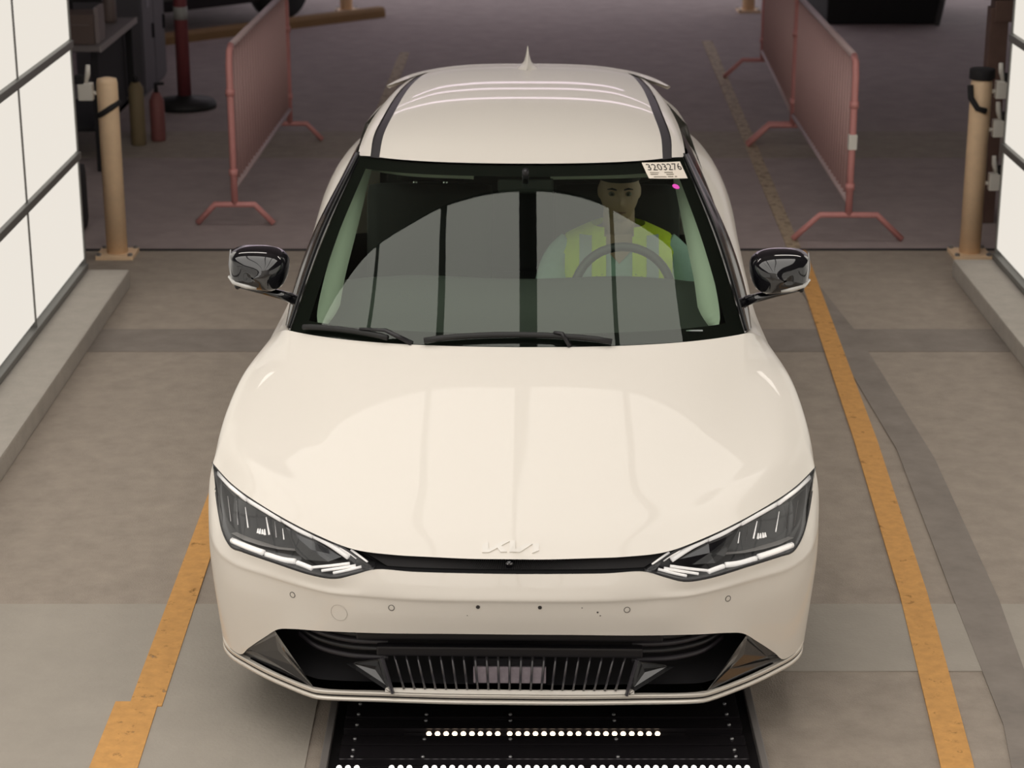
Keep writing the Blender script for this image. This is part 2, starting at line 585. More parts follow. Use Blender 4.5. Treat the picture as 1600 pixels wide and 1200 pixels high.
# doors, rear quarter
st = [[(.838, 1.41, .952)] + SIDE[5],
      [(.825, 1.8, .962), (.842, 1.8, .952), (.86, 1.8, .91), (.88, 1.8, .78), (.90, 1.8, .58), (.88, 1.8, .3)],
      [(.81, 2.3, .985), (.845, 2.3, .97), (.868, 2.3, .92), (.885, 2.3, .8), (.90, 2.3, .6), (.88, 2.3, .3)],
      [(.79, 2.8, 1.03), (.845, 2.8, 1.0), (.88, 2.8, .93), (.9, 2.8, .8), (.905, 2.8, .6), (.88, 2.8, .3)],
      [(.735, 3.35, 1.19), (.82, 3.35, 1.115), (.88, 3.35, 1.0), (.915, 3.35, .85), (.93, 3.35, .62), (.89, 3.35, .3)],
      [(.70, 3.8, 1.2), (.80, 3.8, 1.12), (.87, 3.8, 1.0), (.92, 3.8, .85), (.94, 3.8, .65), (.90, 3.8, .3)],
      [(.66, 4.2, 1.17), (.76, 4.2, 1.1), (.84, 4.2, 1.0), (.89, 4.2, .85), (.90, 4.2, .65), (.86, 4.2, .32)],
      [(.58, 4.5, 1.12), (.69, 4.5, 1.06), (.77, 4.5, .98), (.82, 4.5, .85), (.84, 4.5, .65), (.80, 4.5, .35)],
      [(.45, 4.64, 1.08), (.54, 4.64, 1.03), (.60, 4.65, .96), (.65, 4.66, .85), (.67, 4.66, .65), (.63, 4.64, .38)]]
SG = loft(st, 26, 90)
for sgn in (1, -1):
    G = SG if sgn > 0 else xmir(SG)
    cuts = [(0, 38, 'front_door'), (38, 58, 'rear_door'), (58, 90, 'rear_quarter')]
    N = gnorm(G)
    for a, b, nm in cuts:
        grid_obj(nm, G[a:min(b + 1, 90)], paint, CAR, N[a:min(b + 1, 90)], flip=sgn < 0, mask=no_arch)
# tail
RG = SG[-1]
tail = np.stack([np.stack([RG[:, 0] * k, RG[:, 1] + .04 * (1 - abs(k)), RG[:, 2]], 1) for k in np.linspace(-1, 1, 15)], 1)
grid_obj('tailgate', tail, paint, CAR, flip=True)
# sills and underbody
MB().box((0, 2.45, .24), (1.66, 3.9, .12), bev=.03).out('underbody', black_mat, CAR)
for sgn in (1, -1):
    MB().tube([(sgn * .9, 1.25, .28), (sgn * .89, 2.3, .27), (sgn * .9, 3.4, .28)], .05, 10).out('sill', black_plastic, CAR, True)
    for ay in (AXF, AXR):
        pts = [(sgn * .90, ay + .4 * math.cos(a), WZ + .4 * math.sin(a)) for a in np.linspace(-.25, math.pi + .25, 22)]
        MB().tube(pts, .012, 8).out('arch_trim', black_plastic, CAR, True)
        t = MB()
        w = .235
        t.lathe([(.23, -w / 2), (.33, -w / 2), (.355, -w / 2 + .03), (.36, 0), (.355, w / 2 - .03), (.33, w / 2), (.23, w / 2)],
                (sgn * .735, ay, WZ), 32, 'x')
        wo = t.out('wheel', tyre, CAR, True)
        rm = MB().lathe([(.235, -.08), (.24, .08), (.22, .085), (.2, .02), (.05, .03), (.045, .06)], (0, 0, 0), 28, 'x')
        rm.v = [(sgn * (.735 + v[0]), v[1] + ay, v[2] + WZ) for v in rm.v]
        rm.out('rim', alloy, wo, True)
        for k in range(5):
            a = 2 * math.pi * k / 5
            MB().tube([(sgn * .81, ay, WZ), (sgn * .82, ay + .225 * math.cos(a), WZ + .225 * math.sin(a))], [.035, .028], 6).out('spoke', alloy, wo)

# bumper
b0 = [(0, .033, .65), (.105, .037, .649), (.277, .05, .647), (.39, .065, .647), (.45, .068, .628), (.505, .074, .612), (.573, .096, .612),
      (.697, .166, .621), (.80, .265, .612), (.84, .314, .605), (.872, .38, .622), (.897, .465, .655), (.912, .52, .70), (.925, .565, .785)]
b1 = [(0, .014, .61), (.277, .030, .607), (.39, .045, .603), (.45, .058, .592), (.505, .072, .586), (.573, .095, .588), (.697, .163, .598), (.80, .26, .59),
      (.85, .317, .583), (.888, .385, .597), (.915, .465, .635), (.928, .525, .68), (.936, .566, .735)]
b2 = [(0, .002, .579), (.276, .019, .574), (.429, .046, .572), (.52, .070, .570), (.606, .105, .575), (.72, .175, .578), (.84, .295, .567), (.90, .39, .575),
      (.93, .48, .60), (.940, .535, .64), (.942, .567, .69)]
b25 = [(x, y + .003, z - .007) for x, y, z in b2[:-2]] + [(.9405, .536, .63), (.943, .568, .675)]
b3 = [(0, .012, .515), (.3, .03, .512), (.5, .07, .507), (.7, .165, .503), (.84, .295, .49), (.905, .41, .49), (.937, .51, .51), (.942, .567, .53)]
b4 = [(0, .022, .465), (.173, .027, .463), (.369, .048, .453), (.552, .092, .438), (.64, .13, .426), (.69, .165, .408), (.735, .205, .365), (.798, .275, .292), (.825, .31, .255),
      (.868, .375, .246), (.908, .49, .232), (.912, .562, .232)]
b0, b1, b2, b25, b3, b4 = (wide(b) for b in (b0, b1, b2, b25, b3, b4))
BG = loft([sym(b) for b in (b0, b1, b2, b25, b3, b4)], 161, 48)
grid_obj('bumper', BG, paint, CAR)
# returns of the openings
bt = crv(sym(b4), 161)
ret = np.stack([bt, bt + np.array([0, .03, -.012]), bt + np.array([0, .09, -.012])])
grid_obj('intake_lip', ret, black_plastic, CAR)

# upper slit grille
sl_t = [p for p in r0 if p[0] < .46]
sl_b = [p for p in b0 if p[0] < .40]
T = crv(sym(sl_t), 81)
Bm = crv(sym(sl_b), 81)
rec = np.stack([T, T + np.array([0, .035, -.012]), Bm + np.array([0, .045, .004]), Bm])
g = grid_obj('slit_grille', rec, new_mat('slit_black', (.008, .008, .009), .7, spec=.15), CAR)
fin_rows = MB()
for i in range(4, 80, 1):
    for q in (0, .5):
        if i + 1 > 80:
            continue
        tp = T[i] * (1 - q) + T[i + 1] * q
        bp = Bm[i] * (1 - q) + Bm[i + 1] * q
        lean = .014 * np.sign(tp[0]) * min(1, abs(tp[0]) / .25)
        a = tp + np.array([lean, .024, -.008])
        b = bp + np.array([0, .022, .004])
        fin_rows.tube([a, b], .0019, 4)
fn = fin_rows.out('grille_fins', new_mat('fin_black', (.02, .019, .02), .6, spec=.2), g)
fn['kind'] = 'stuff'
m = MB()
m.tube([(0, .058, .668), (0, .066, .668)], .011, 16)
m.out('front_camera', black_gloss, g, True)
for dx in (-.005, .005):
    MB().ell((dx, .056, .671), (.0016, .0016, .0016), 8, 6).out('lens_glint', chrome, g, True)

# headlights
HT = [(.39, .066, .648), (.43, .085, .668), (.48, .116, .690), (.578, .170, .713), (.68, .239, .737), (.791, .347, .759), (.851, .438, .765), (.895, .517, .773), (.925, .567, .783)]
HB = [(.39, .065, .647), (.45, .068, .629), (.505, .075, .613), (.573, .097, .613), (.697, .167, .622), (.80, .266, .613), (.84, .315, .606), (.872, .381, .623),
      (.897, .466, .656), (.912, .521, .70), (.925, .566, .783)]
U = [[(0.919, 0.6, 0.742), (0.889, 0.525, 0.749), (0.855, 0.448, 0.752), (0.826, 0.396, 0.752), (0.795, 0.354, 0.747)],
     [(0.787, 0.344, 0.747), (0.733, 0.286, 0.739), (0.679, 0.241, 0.727)],
     [(0.673, 0.237, 0.727), (0.622, 0.198, 0.712), (0.579, 0.173, 0.703)],
     [(0.574, 0.17, 0.703), (0.527, 0.143, 0.689), (0.494, 0.123, 0.675), (0.469, 0.109, 0.663)],
     [(0.494, 0.132, 0.686), (0.469, 0.117, 0.676), (0.445, 0.102, 0.664)],
     [(0.463, 0.119, 0.681), (0.436, 0.103, 0.668), (0.413, 0.088, 0.656)],
     [(0.839, 0.329, 0.621), (0.787, 0.262, 0.629), (0.732, 0.21, 0.632)],
     [(0.723, 0.202, 0.63), (0.669, 0.164, 0.63), (0.63, 0.145, 0.633)],
     [(0.624, 0.141, 0.631), (0.6, 0.127, 0.628), (0.577, 0.114, 0.624)],
     [(0.577, 0.116, 0.627), (0.521, 0.104, 0.638), (0.465, 0.097, 0.649)],
     [(0.548, 0.101, 0.623), (0.496, 0.095, 0.634), (0.447, 0.09, 0.645)],
     [(0.513, 0.09, 0.621), (0.471, 0.086, 0.632), (0.43, 0.084, 0.644)]]
UW = [.0078, .0078, .007, .0065, .0035, .0035, .0075, .007, .006, .0035, .0035, .0035]
WIN = [(0.905, 0.583, 0.712), (0.847, 0.449, 0.721), (0.787, 0.364, 0.724), (0.731, 0.303, 0.715), (0.674, 0.255, 0.704), (0.63, 0.189, 0.65),
       (0.691, 0.222, 0.642), (0.751, 0.261, 0.638), (0.804, 0.316, 0.631), (0.856, 0.394, 0.623), (0.894, 0.513, 0.661)]
FIN = [(0.803, 0.371, 0.715), (0.79, 0.322, 0.669), (0.732, 0.297, 0.713), (0.719, 0.258, 0.673), (0.756, 0.291, 0.679), (0.757, 0.284, 0.667),
       (0.749, 0.285, 0.681), (0.75, 0.276, 0.668), (0.742, 0.28, 0.681), (0.741, 0.271, 0.669), (0.735, 0.276, 0.683), (0.733, 0.265, 0.669),
       (0.677, 0.247, 0.698), (0.671, 0.224, 0.672), (0.835, 0.42, 0.718), (0.825, 0.361, 0.662), (0.703, 0.274, 0.709), (0.696, 0.241, 0.671),
       (0.869, 0.476, 0.71), (0.851, 0.403, 0.656)]
FW = [.0022, .003, .004, .004, .004, .004, .002, .0015, .0015, .002]
HT, HB, WIN, FIN = wide(HT), wide(HB), wide(WIN), wide(FIN)
U = [wide(u) for u in U]
ht = crv(HT, 40)
hb = crv(HB, 40)
for sgn in (1, -1):
    fx = (lambda P: [(sgn * p[0], p[1], p[2]) for p in P])
    t, b = np.array(fx(ht)), np.array(fx(hb))
    inn = np.array([-sgn * .012, .055, 0])
    mid = (t + b) / 2
    G = np.stack([t, t * .985 + mid * .015 + np.array([0, .012, -.004]), t * .8 + mid * .2 + inn, b * .8 + mid * .2 + inn, b * .985 + mid * .015 + np.array([0, .012, .004]), b])
    hs = grid_obj('headlight', G, hl_dark, CAR, flip=sgn < 0)
    bul = np.array([sgn * .001, -.003, 0])
    LG = np.stack([t + bul * .2, (t * .75 + b * .25) + bul, mid + bul * 1.4, (t * .25 + b * .75) + bul, b + bul * .2])
    grid_obj('lens', LG, lens_glass, hs, flip=sgn < 0)
    for P, w in zip(U, UW):
        MB().tube([tuple(np.array(p) + np.array([0, .007, 0])) for p in crv(fx(P), 10)], w * 1.25, 8).out('light_guide', drl_mat, hs, True)
    # rim around the lamp
    loop = list(t + np.array([0, .004, -.002])) + list((b + np.array([0, .004, .002]))[::-1])
    MB().tube([tuple(p) for p in loop], .0035, 6).out('seal', black_plastic, hs, True)
    # projector bowl
    w = [np.array(p) for p in fx(WIN)]
    cen = sum(w) / len(w)
    dep = np.array([-sgn * .006, .03, -.004])
    nW = len(w)
    v = [p + np.array([0, .0, 0]) for p in w] + [p * .93 + cen * .07 + dep for p in w] + [cen + dep]
    f = [(i, (i + 1) % nW, (i + 1) % nW + nW, i + nW) for i in range(nW)] + [(i + nW, (i + 1) % nW + nW, 2 * nW) for i in range(nW)]
    if sgn < 0:
        f = [q[::-1] for q in f]
    bw = mesh('projector_bowl', v, f, hl_grey, hs)
    for k in range(10):
        a, c = fx(FIN[2 * k:2 * k + 2])
        MB().tube([a, c], [FW[k] * .5, FW[k]], 5).out('reflector_fin', drl_mat if k not in (7, 8, 9) else chrome, bw)
    # black inner wedge
    wd = fx([(0.668, 0.238, 0.706), (0.58, 0.184, 0.694), (0.49, 0.126, 0.66), (0.53, 0.124, 0.645), (0.60, .149, .64), (0.628, 0.176, 0.65)])
    cw = tuple(np.mean(np.array(wd), 0) + np.array([0, -.012, .004]))
    v = wd + [cw]
    f = [(i, (i + 1) % 6, 6) for i in range(6)]
    mesh('inner_wedge', v, f if sgn < 0 else [q[::-1] for q in f], black_gloss, hs)

# lower intake
lip = [(0, .072, .235), (.178, .073, .235), (.368, .081, .235), (.57, .096, .235), (.60, .112, .235), (.663, .16, .235), (.741, .227, .235), (.807, .296, .235), (.865, .367, .235), (.895, .43, .237), (.905, .49, .242), (.912, .562, .245)]
lip = wide(lip)
LP = crv(sym(lip), 141)


def lipband(name, prof, mat, P=LP, par=CAR, **kw):
    rows = [P + np.array([0, dy, dz]) for dy, dz in prof]
    return grid_obj(name, np.stack(rows), mat, par, **kw)


lipband('lip_upper', [(.07, .010), (.004, .010), (.0, .007), (.0, -.001), (.006, -.003)], silver)
lipband('lip_groove', [(.006, -.003), (.006, -.009)], black_plastic)
lipband('lip_lower', [(.006, -.009), (-.003, -.011), (-.004, -.018), (.004, -.024), (.03, -.027)], silver)
lipband('lip_underside', [(.03, -.027), (.05, -.045), (.09, -.055), (.3, -.06)], black_plastic)
Wc = crv(sym([p for p in lip if p[0] < .4][:3]), 41)
gl_ = lipband('lip_plate', [(.012, .022), (.004, .021), (.0, .012)], paint, Wc)
# cavity
top = crv(sym([(0, .05, .452), (.369, .07, .44), (.6, .13, .42), (.69, .19, .40), (.8, .30, .29)]), 61)
bot = crv(sym([(0, .085, .245), (.369, .095, .245), (.57, .11, .245), (.68, .185, .245), (.8, .30, .245)]), 61)
bk = np.array([0, .20, 0])
grid_obj('intake_cavity', np.stack([top, top * np.array([.97, 1, 1]) + bk, bot * np.array([.97, 1, 1]) + bk, bot]), black_mat, CAR)
# curved dark blades behind the corners
for sgn in (1, -1):
    for k, (zz, dd) in enumerate(((.425, .06), (.40, .075), (.375, .09), (.345, .10))):
        P = crv([(sgn * .36, .10 + dd * .3, zz - .01), (sgn * .48, .12 + dd * .4, zz - .016), (sgn * .58, .16 + dd * .4, zz - .008), (sgn * .66 + sgn * .01 * (1 - k), .22 + dd * .3, zz + .012)], 16)
        rows = [P + np.array([0, 0, .008]), P + np.array([0, -.012, 0]), P + np.array([0, 0, -.009])]
        grid_obj('blade', np.stack(rows), new_mat('blade_grey', (.03, .026, .032), .35) if k % 2 else black_plastic, CAR, flip=sgn < 0)
# cross bar on top of the grille
MB().box((0, .085, .385), (.78, .03, .03), bev=.006).out('cross_bar', black_plastic, CAR)
MB().box((0, .10, .43), (.9, .03, .03), bev=.006).out('cross_bar', black_plastic, CAR)
slat_mat = new_mat('slat', (.05, .047, .055), .22, coat=1.)
for k in range(-10, 11):
    a = (.0343 * k, .10, .372)
    c = (.0312 * k, .082, .258)
    m = MB()
    m.tube([a, ((a[0] + c[0]) / 2, .085, .315), c], [.0035, .004, .0042], 6)
    m.out('grille_slat', slat_mat, CAR, True)
MB().box((0, .108, .342), (.215, .012, .036), bev=.003).out('radar_panel', black_gloss, CAR)
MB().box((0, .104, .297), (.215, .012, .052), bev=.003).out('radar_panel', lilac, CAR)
fin_gloss = new_mat('fin_gloss', (.03, .03, .032), .12, coat=1., coat_r=.03)
# fins
for sgn in (1, -1):
    fx = (lambda P: [(sgn * p[0], p[1], p[2]) for p in P])
    A, B, C_, D = (.703, .176, .40), (.583, .108, .247), (.858, .362, .245), (.80, .28, .288)
    A2, E2, D2 = (.705, .20, .37), (.655, .178, .285), (.775, .275, .28)
    v = fx([A, B, C_, D, A2, E2, D2, (.70, .215, .315)])
    f = [(0, 4, 5, 1), (1, 5, 6, 2), (2, 6, 3), (3, 6, 4, 0), (4, 7, 5), (5, 7, 6), (6, 7, 4)]
    fo = mesh('corner_fin', v, f if sgn < 0 else [q[::-1] for q in f], fin_gloss, CAR)
    fo['label'] = 'black faceted triangular fin at the bumper corner'
    F_, G_, H_ = (.487, .125, .318), (.378, .072, .36), (.352, .078, .247)
    cen = (.41, .115, .30)
    ins = [tuple(np.array(p) * .72 + np.array(cen) * .28 + np.array([0, .012, 0])) for p in (F_, G_, H_)]
    v = fx([F_, G_, H_] + ins + [(.40, .125, .298)])
    f = [(0, 1, 4, 3), (1, 2, 5, 4), (2, 0, 3, 5), (3, 4, 6), (4, 5, 6), (5, 3, 6)]
    mesh('grille_fin', v, f if sgn > 0 else [q[::-1] for q in f], fin_gloss, CAR)
    MB().tube(fx([(.374, .07, .365), (.345, .074, .247)]), .006, 6).out('grille_frame', slat_mat, CAR)

# sensors, plate holes, tow cover
def on_bumper(x, z):
    d = (BG[:, :, 0] - x) ** 2 + (BG[:, :, 2] - z) ** 2
    j, i = np.unravel_index(np.argmin(d), d.shape)
    N = gnorm(BG)[j, i]
    if N[1] > 0:
        N = -N
    p = BG[j, i].copy()
    # slide on the tangent plane
    p[1] -= ((x - p[0]) * N[0] + (z - p[2]) * N[2]) / N[1]
    p[0], p[2] = x, z
    return p, N


def ring(name, x, z, R, r, mat, fill=None):
    p, N = on_bumper(x, z)
    q = Vector((0, 0, 1)).rotation_difference(Vector(N)).to_matrix()
    pts = [Vector(p) + Vector(N) * .0005 + q @ Vector((R * math.cos(a), R * math.sin(a), 0)) for a in np.linspace(0, 2 * math.pi, 25)]
    o = MB().tube(pts, r, 5, False).out(name, mat, CAR, True)
    if fill:
        n = 20
        v = [Vector(p) + Vector(N) * h + q @ Vector((rr * math.cos(2 * math.pi * k / n), rr * math.sin(2 * math.pi * k / n), 0)) for h, rr in ((.0002, R), (.0008, R * .85)) for k in range(n)]
        f = [(k, (k + 1) % n, (k + 1) % n + n, k + n) for k in range(n)] + [tuple(range(n, 2 * n))]
        mesh('cap', v, f, fill, o, True)
    return o


seam = new_mat('seam_grey', (.10, .09, .08), .6)
for x, z in ((-.34, .541), (.34, .541), (-.638, .537), (.638, .537)):
    ring('parking_sensor', x, z, .0085, .0012, seam, paint)
for x in (-.089, .089):
    ring('plate_hole', x, .557, .004, .0022, ink, ink)
for x, z, r in ((.255, .537, .002), (.263, .526, .0014), (.21, .553, .0012), (-.12, .528, .001)):
    ring('paint_chip', x, z, r, r * .5, seam, seam)
ring('tow_cover', -.496, .508, .0255, .0006, new_mat('seam_faint', (.5, .46, .42), .6))

# badge on the hood
def on_hood(x, y):
    H = FG[:, s_hood]
    d = (H[:, :, 0] - x) ** 2 + (H[:, :, 1] - y) ** 2
    j, i = np.unravel_index(np.argmin(d), d.shape)
    N = FN[:, s_hood][j, i]
    N = N if N[2] > 0 else -N
    p = H[j, i].copy()
    p[2] -= ((x - p[0]) * N[0] + (y - p[1]) * N[1]) / N[2]
    p[0], p[1] = x, y
    return p, N


def badge_poly(pts, name='badge_letter'):
    out = []
    for h in (.0, .0035):
        for (u, w) in pts:
            x = -.079 + .163 * (u - 275) / 465
            y = .079 + .034 * (325 - w) / 100
            p, N = on_hood(x, y)
            out.append(p + N * h)
    n = len(pts)
    f = [tuple(range(n, 2 * n))] + [(i, (i + 1) % n, (i + 1) % n + n, i + n) for i in range(n)]
    return f, out


bad = None
bmat = new_mat('badge_paint', (.80, .76, .70), .3, coat=1.)
for pts in ([(275, 255), (325, 235), (325, 300), (435, 235), (500, 235), (385, 298), (335, 325), (275, 325)],
            [(400, 290), (432, 270), (480, 325), (428, 325)],
            [(500, 235), (548, 225), (548, 300), (630, 250), (690, 250), (585, 325), (500, 325)],
            [(690, 250), (742, 240), (742, 305), (688, 328)]):
    f, v = badge_poly(pts)
    o = mesh('badge_letter', v, f, bmat, CAR)

# ------------------------------------------------------------------ windshield, roof, greenhouse
w0 = [ws_pt(x, .20, .33, .983, 1.04, .04) for x in (0, .2, .38, .54, .66, .764)]
wm = [ws_pt(x, .22, .50, 1.398, 1.258, .05) for x in (0, .2, .36, .5, .6, .69)]
wt = [ws_pt(x, .26, .85, 1.828, 1.46, .05) for x in (0, .18, .32, .43, .52, .593)]
WG = loft([sym(w0), sym(wm), sym(wt)], 121, 61)
ws = grid_obj('windshield', WG, wind_glass, CAR)
WN = gnorm(WG)
WN = WN if WN[30, 60, 2] > 0 else -WN


def frit(p0, p1, q0, q1, nm='frit_band'):
    """black printed border on the inside of the glass; grid index ranges"""
    grid_obj(nm, (WG - WN * .004)[p0:p1, q0:q1], frit_m, ws)


frit_m = new_mat('frit', (.004, .004, .004), .6, spec=.1)
frit(0, 5, 0, 121)
frit(56, 61, 0, 121)
frit(4, 57, 0, 6)
frit(4, 57, 115, 121)
# A pillars
pillar_black = new_mat('pillar_black', (.008, .008, .009), .12, spec=.25, coat=.15)
for sgn in (1, -1):
    inner = crv([w0[-1], wm[-1], wt[-1]], 40)
    ridge = crv([(.790, 1.34, .992), (.768, 1.55, 1.095), (.718, 1.79, 1.24), (.606, 2.085, 1.448)], 40)
    outer = crv([(.812, 1.50, .96), (.810, 1.68, 1.035), (.757, 1.94, 1.19), (.625, 2.19, 1.425)], 40)
    G = np.stack([inner, inner * .5 + ridge * .5 + np.array([.0, -.006, .006]), ridge, ridge * .5 + outer * .5 + np.array([.006, 0, .004]), outer])
    G = np.stack([crv(G[:, i], 12) for i in range(40)], 1)
    if sgn < 0:
        G = xmir(G)
    ap = grid_obj('a_pillar', G, pillar_black, CAR, flip=sgn > 0)
    I = inner * .62 + ridge * .38 + np.array([.0, -.006, .01])
    MB().tube([(sgn * p[0], p[1], p[2]) for p in I], .004, 6).out('pillar_seal', black_rubber, ap, True)
    # light trim seen through the glass
    o_ = crv([(.684, 1.38, .985), (.697, 1.42, 1.004), (.685, 1.6, 1.11), (.648, 1.85, 1.234), (.606, 2.06, 1.366), (.597, 2.09, 1.39)], 30)
    i_ = crv([(.668, 1.40, .968), (.638, 1.46, .982), (.617, 1.64, 1.099), (.590, 1.88, 1.227), (.559, 2.10, 1.374), (.552, 2.13, 1.392)], 30)
    k_ = i_ + np.array([.05, .12, -.02])
    wdt = np.linspace(0, 1, 30)
    G = np.stack([o_, i_, k_])
    if sgn < 0:
        G = xmir(G)
    grid_obj('pillar_trim', G, int_light, CAR, flip=sgn > 0)

    # body-coloured corner between the pillar foot and the fender
    G = np.stack([crv([(.768, 1.25, 1.01), (.80, 1.33, .985), (.838, 1.41, .953), (.832, 1.6, .957), (.824, 1.85, .966)], 24),
                  crv([(.765, 1.25, 1.008), (.788, 1.35, .987), (.808, 1.46, .966), (.812, 1.6, .962), (.81, 1.85, .97)], 24)])
    if sgn < 0:
        G = xmir(G)
    grid_obj('cowl_corner', G, paint, CAR, flip=sgn > 0)

# roof
rt = [[ws_pt(x, .26, .85, 1.828, 1.465, .05) for x in (0, .2, .36, .47, .55)] + [(.603, 2.04, 1.447)],
      [(0, 2.15, 1.508), (.25, 2.165, 1.506), (.42, 2.19, 1.499), (.53, 2.22, 1.485), (.585, 2.25, 1.471), (.610, 2.28, 1.450)],
      [(0, 2.6, 1.532), (.25, 2.6, 1.528), (.42, 2.6, 1.517), (.53, 2.6, 1.50), (.58, 2.6, 1.482), (.608, 2.6, 1.457)],
      [(0, 3.2, 1.525), (.25, 3.2, 1.521), (.41, 3.2, 1.509), (.51, 3.2, 1.489), (.56, 3.2, 1.470), (.588, 3.2, 1.442)],
      [(0, 3.65, 1.502), (.25, 3.65, 1.498), (.39, 3.65, 1.486), (.48, 3.65, 1.466), (.53, 3.65, 1.447), (.558, 3.65, 1.42)],
      [(0, 4.0, 1.462), (.25, 4.0, 1.457), (.38, 3.99, 1.445), (.47, 3.97, 1.428), (.51, 3.95, 1.412), (.535, 3.93, 1.395)]]
RGd = loft([sym(r) for r in rt], 121, 61)
RN = gnorm(RGd)
if RN[30, 60, 2] < 0:
    RN = -RN
U_ = np.linspace(-1, 1, 121)
iL, jL = 7, 11          # strip columns
grid_obj('roof_panel', RGd[:, jL:121 - jL], paint, CAR, RN[:, jL:121 - jL])
grid_obj('roof_rail', RGd[:, :iL + 1], paint, CAR, RN[:, :iL + 1])
grid_obj('roof_rail', RGd[:, 120 - iL:], paint, CAR, RN[:, 120 - iL:])
for a, b in ((iL, jL + 1), (120 - jL, 121 - iL)):
    grid_obj('roof_strip', RGd[:, a:b] - RN[:, a:b] * .004, black_plastic, CAR, RN[:, a:b])
grid_obj('headliner', RGd[:, ::4] - np.array([0, 0, .03]), int_dark, CAR, flip=True)
# antenna
af = [(3.58, 1.515), (3.60, 1.525), (3.66, 1.54), (3.70, 1.562), (3.725, 1.592), (3.74, 1.593), (3.748, 1.56), (3.75, 1.512), (3.745, 1.49)]
rings = []
for (y, z, wd, bz) in ((3.58, 1.514, .012, 1.50), (3.62, 1.528, .036, 1.50), (3.66, 1.541, .040, 1.498), (3.70, 1.562, .040, 1.495), (3.725, 1.588, .036, 1.49), (3.745, 1.593, .028, 1.49), (3.755, 1.56, .02, 1.488)):
    rings.append([(wd * 1.35 * s, y, bz + (z - bz) * h) for s, h in ((-1, 0), (-.72, .12), (-.36, .32), (-.14, .65), (-.05, .95), (0, 1), (.05, .95), (.14, .65), (.36, .32), (.72, .12), (1, 0))])
grid_obj('antenna', np.array(rings), paint, CAR, flip=True)
# rear glass and spoiler
rg = [[(0, 3.98, 1.45), (.3, 3.98, 1.445), (.5, 3.95, 1.41)], [(0, 4.3, 1.27), (.35, 4.28, 1.26), (.58, 4.22, 1.23)], [(0, 4.62, 1.09), (.3, 4.6, 1.09), (.5, 4.55, 1.085)]]
grid_obj('rear_window', loft([sym(r) for r in rg], 41, 21), rear_glass, CAR)
sp = [[(0, 3.95, 1.468), (.3, 3.95, 1.457), (.47, 3.93, 1.435), (.56, 3.93, 1.405), (.63, 3.96, 1.375)],
      [(0, 4.1, 1.452), (.3, 4.1, 1.444), (.48, 4.06, 1.424), (.58, 4.03, 1.398), (.652, 4.0, 1.366)],
      [(0, 4.2, 1.42), (.3, 4.19, 1.412), (.48, 4.13, 1.395), (.58, 4.08, 1.378), (.652, 4.01, 1.361)],
      [(0, 4.1, 1.405), (.3, 4.1, 1.40), (.48, 4.06, 1.385), (.58, 4.03, 1.37), (.64, 3.98, 1.355)]]
grid_obj('spoiler', loft([sym(r) for r in sp], 61, 16), paint, CAR)
# side glass and greenhouse sides
for sgn in (1, -1):
    topc = crv([(.622, 2.14, 1.432), (.612, 2.6, 1.452), (.592, 3.2, 1.437), (.562, 3.6, 1.415)], 40)
    botc = crv([(.812, 1.62, .958), (.812, 2.3, .985), (.79, 2.8, 1.03), (.735, 3.35, 1.19)], 40)
    G = np.stack([topc, topc * .5 + botc * .5 + np.array([.02, 0, .01]), botc])
    G = np.stack([crv(G[:, i], 10) for i in range(40)], 1)
    if sgn < 0:
        G = xmir(G)
    grid_obj('side_window', G, side_glass, CAR, flip=sgn < 0)
    q0 = crv([(.592, 3.2, 1.437), (.562, 3.6, 1.415), (.535, 3.93, 1.39)], 16)
    q1 = crv([(.735, 3.3, 1.19), (.705, 3.8, 1.2), (.62, 4.3, 1.16)], 16)
    G = np.stack([q0, (q0 + q1) / 2 + np.array([.02, 0, .02]), q1])
    if sgn < 0:
        G = xmir(G)
    grid_obj('d_pillar', G, paint, CAR, flip=sgn < 0)

# wipers
def on_ws(i, j, h):
    return WG[j, i] + WN[j, i] * h


for (i0, j0, i1, j1, pv) in ((5, .9, 29, .5, 35), (38, .2, 83, .2, 73)):
    P = []
    for k in range(14):
        u = k / 13
        ii = i0 + (i1 - i0) * u
        jj = j0 + (j1 - j0) * u + (1.1 if i0 < 20 else 2.4) * math.sin(math.pi * u) ** .7
        a = WG[int(jj), int(ii)] * (1 - (ii % 1)) + WG[int(jj), min(int(ii) + 1, 120)] * (ii % 1)
        b2_ = WG[int(jj) + 1, int(ii)] * (1 - (ii % 1)) + WG[int(jj) + 1, min(int(ii) + 1, 120)] * (ii % 1)
        P.append(a * (1 - jj % 1) + b2_ * (jj % 1) + WN[int(jj), int(ii)] * .014)
    wp = MB().tube(P, .010, 6).out('wiper_blade', black_rubber, CAR, True)
    mid = P[9] + np.array([0, 0, .012])
    piv = WG[0, pv] + np.array([0, .005, .0])
    MB().tube([tuple(mid), tuple(mid * .5 + piv * .5 + np.array([0, 0, .02])), tuple(piv)], [.007, .01, .013], 8, flat=.6).out('wiper_arm', black_plastic, wp, True)
P = crv(sym([(0, 1.0, 1.018), (.303, 1.03, 1.018), (.556, 1.10, 1.01), (.70, 1.22, .985)]), 60)
grid_obj('cowl', np.stack([P + np.array([0, -.05, -.005]), P + np.array([0, .01, -.002]), P + np.array([0, .03, -.03])]), black_plastic, CAR)

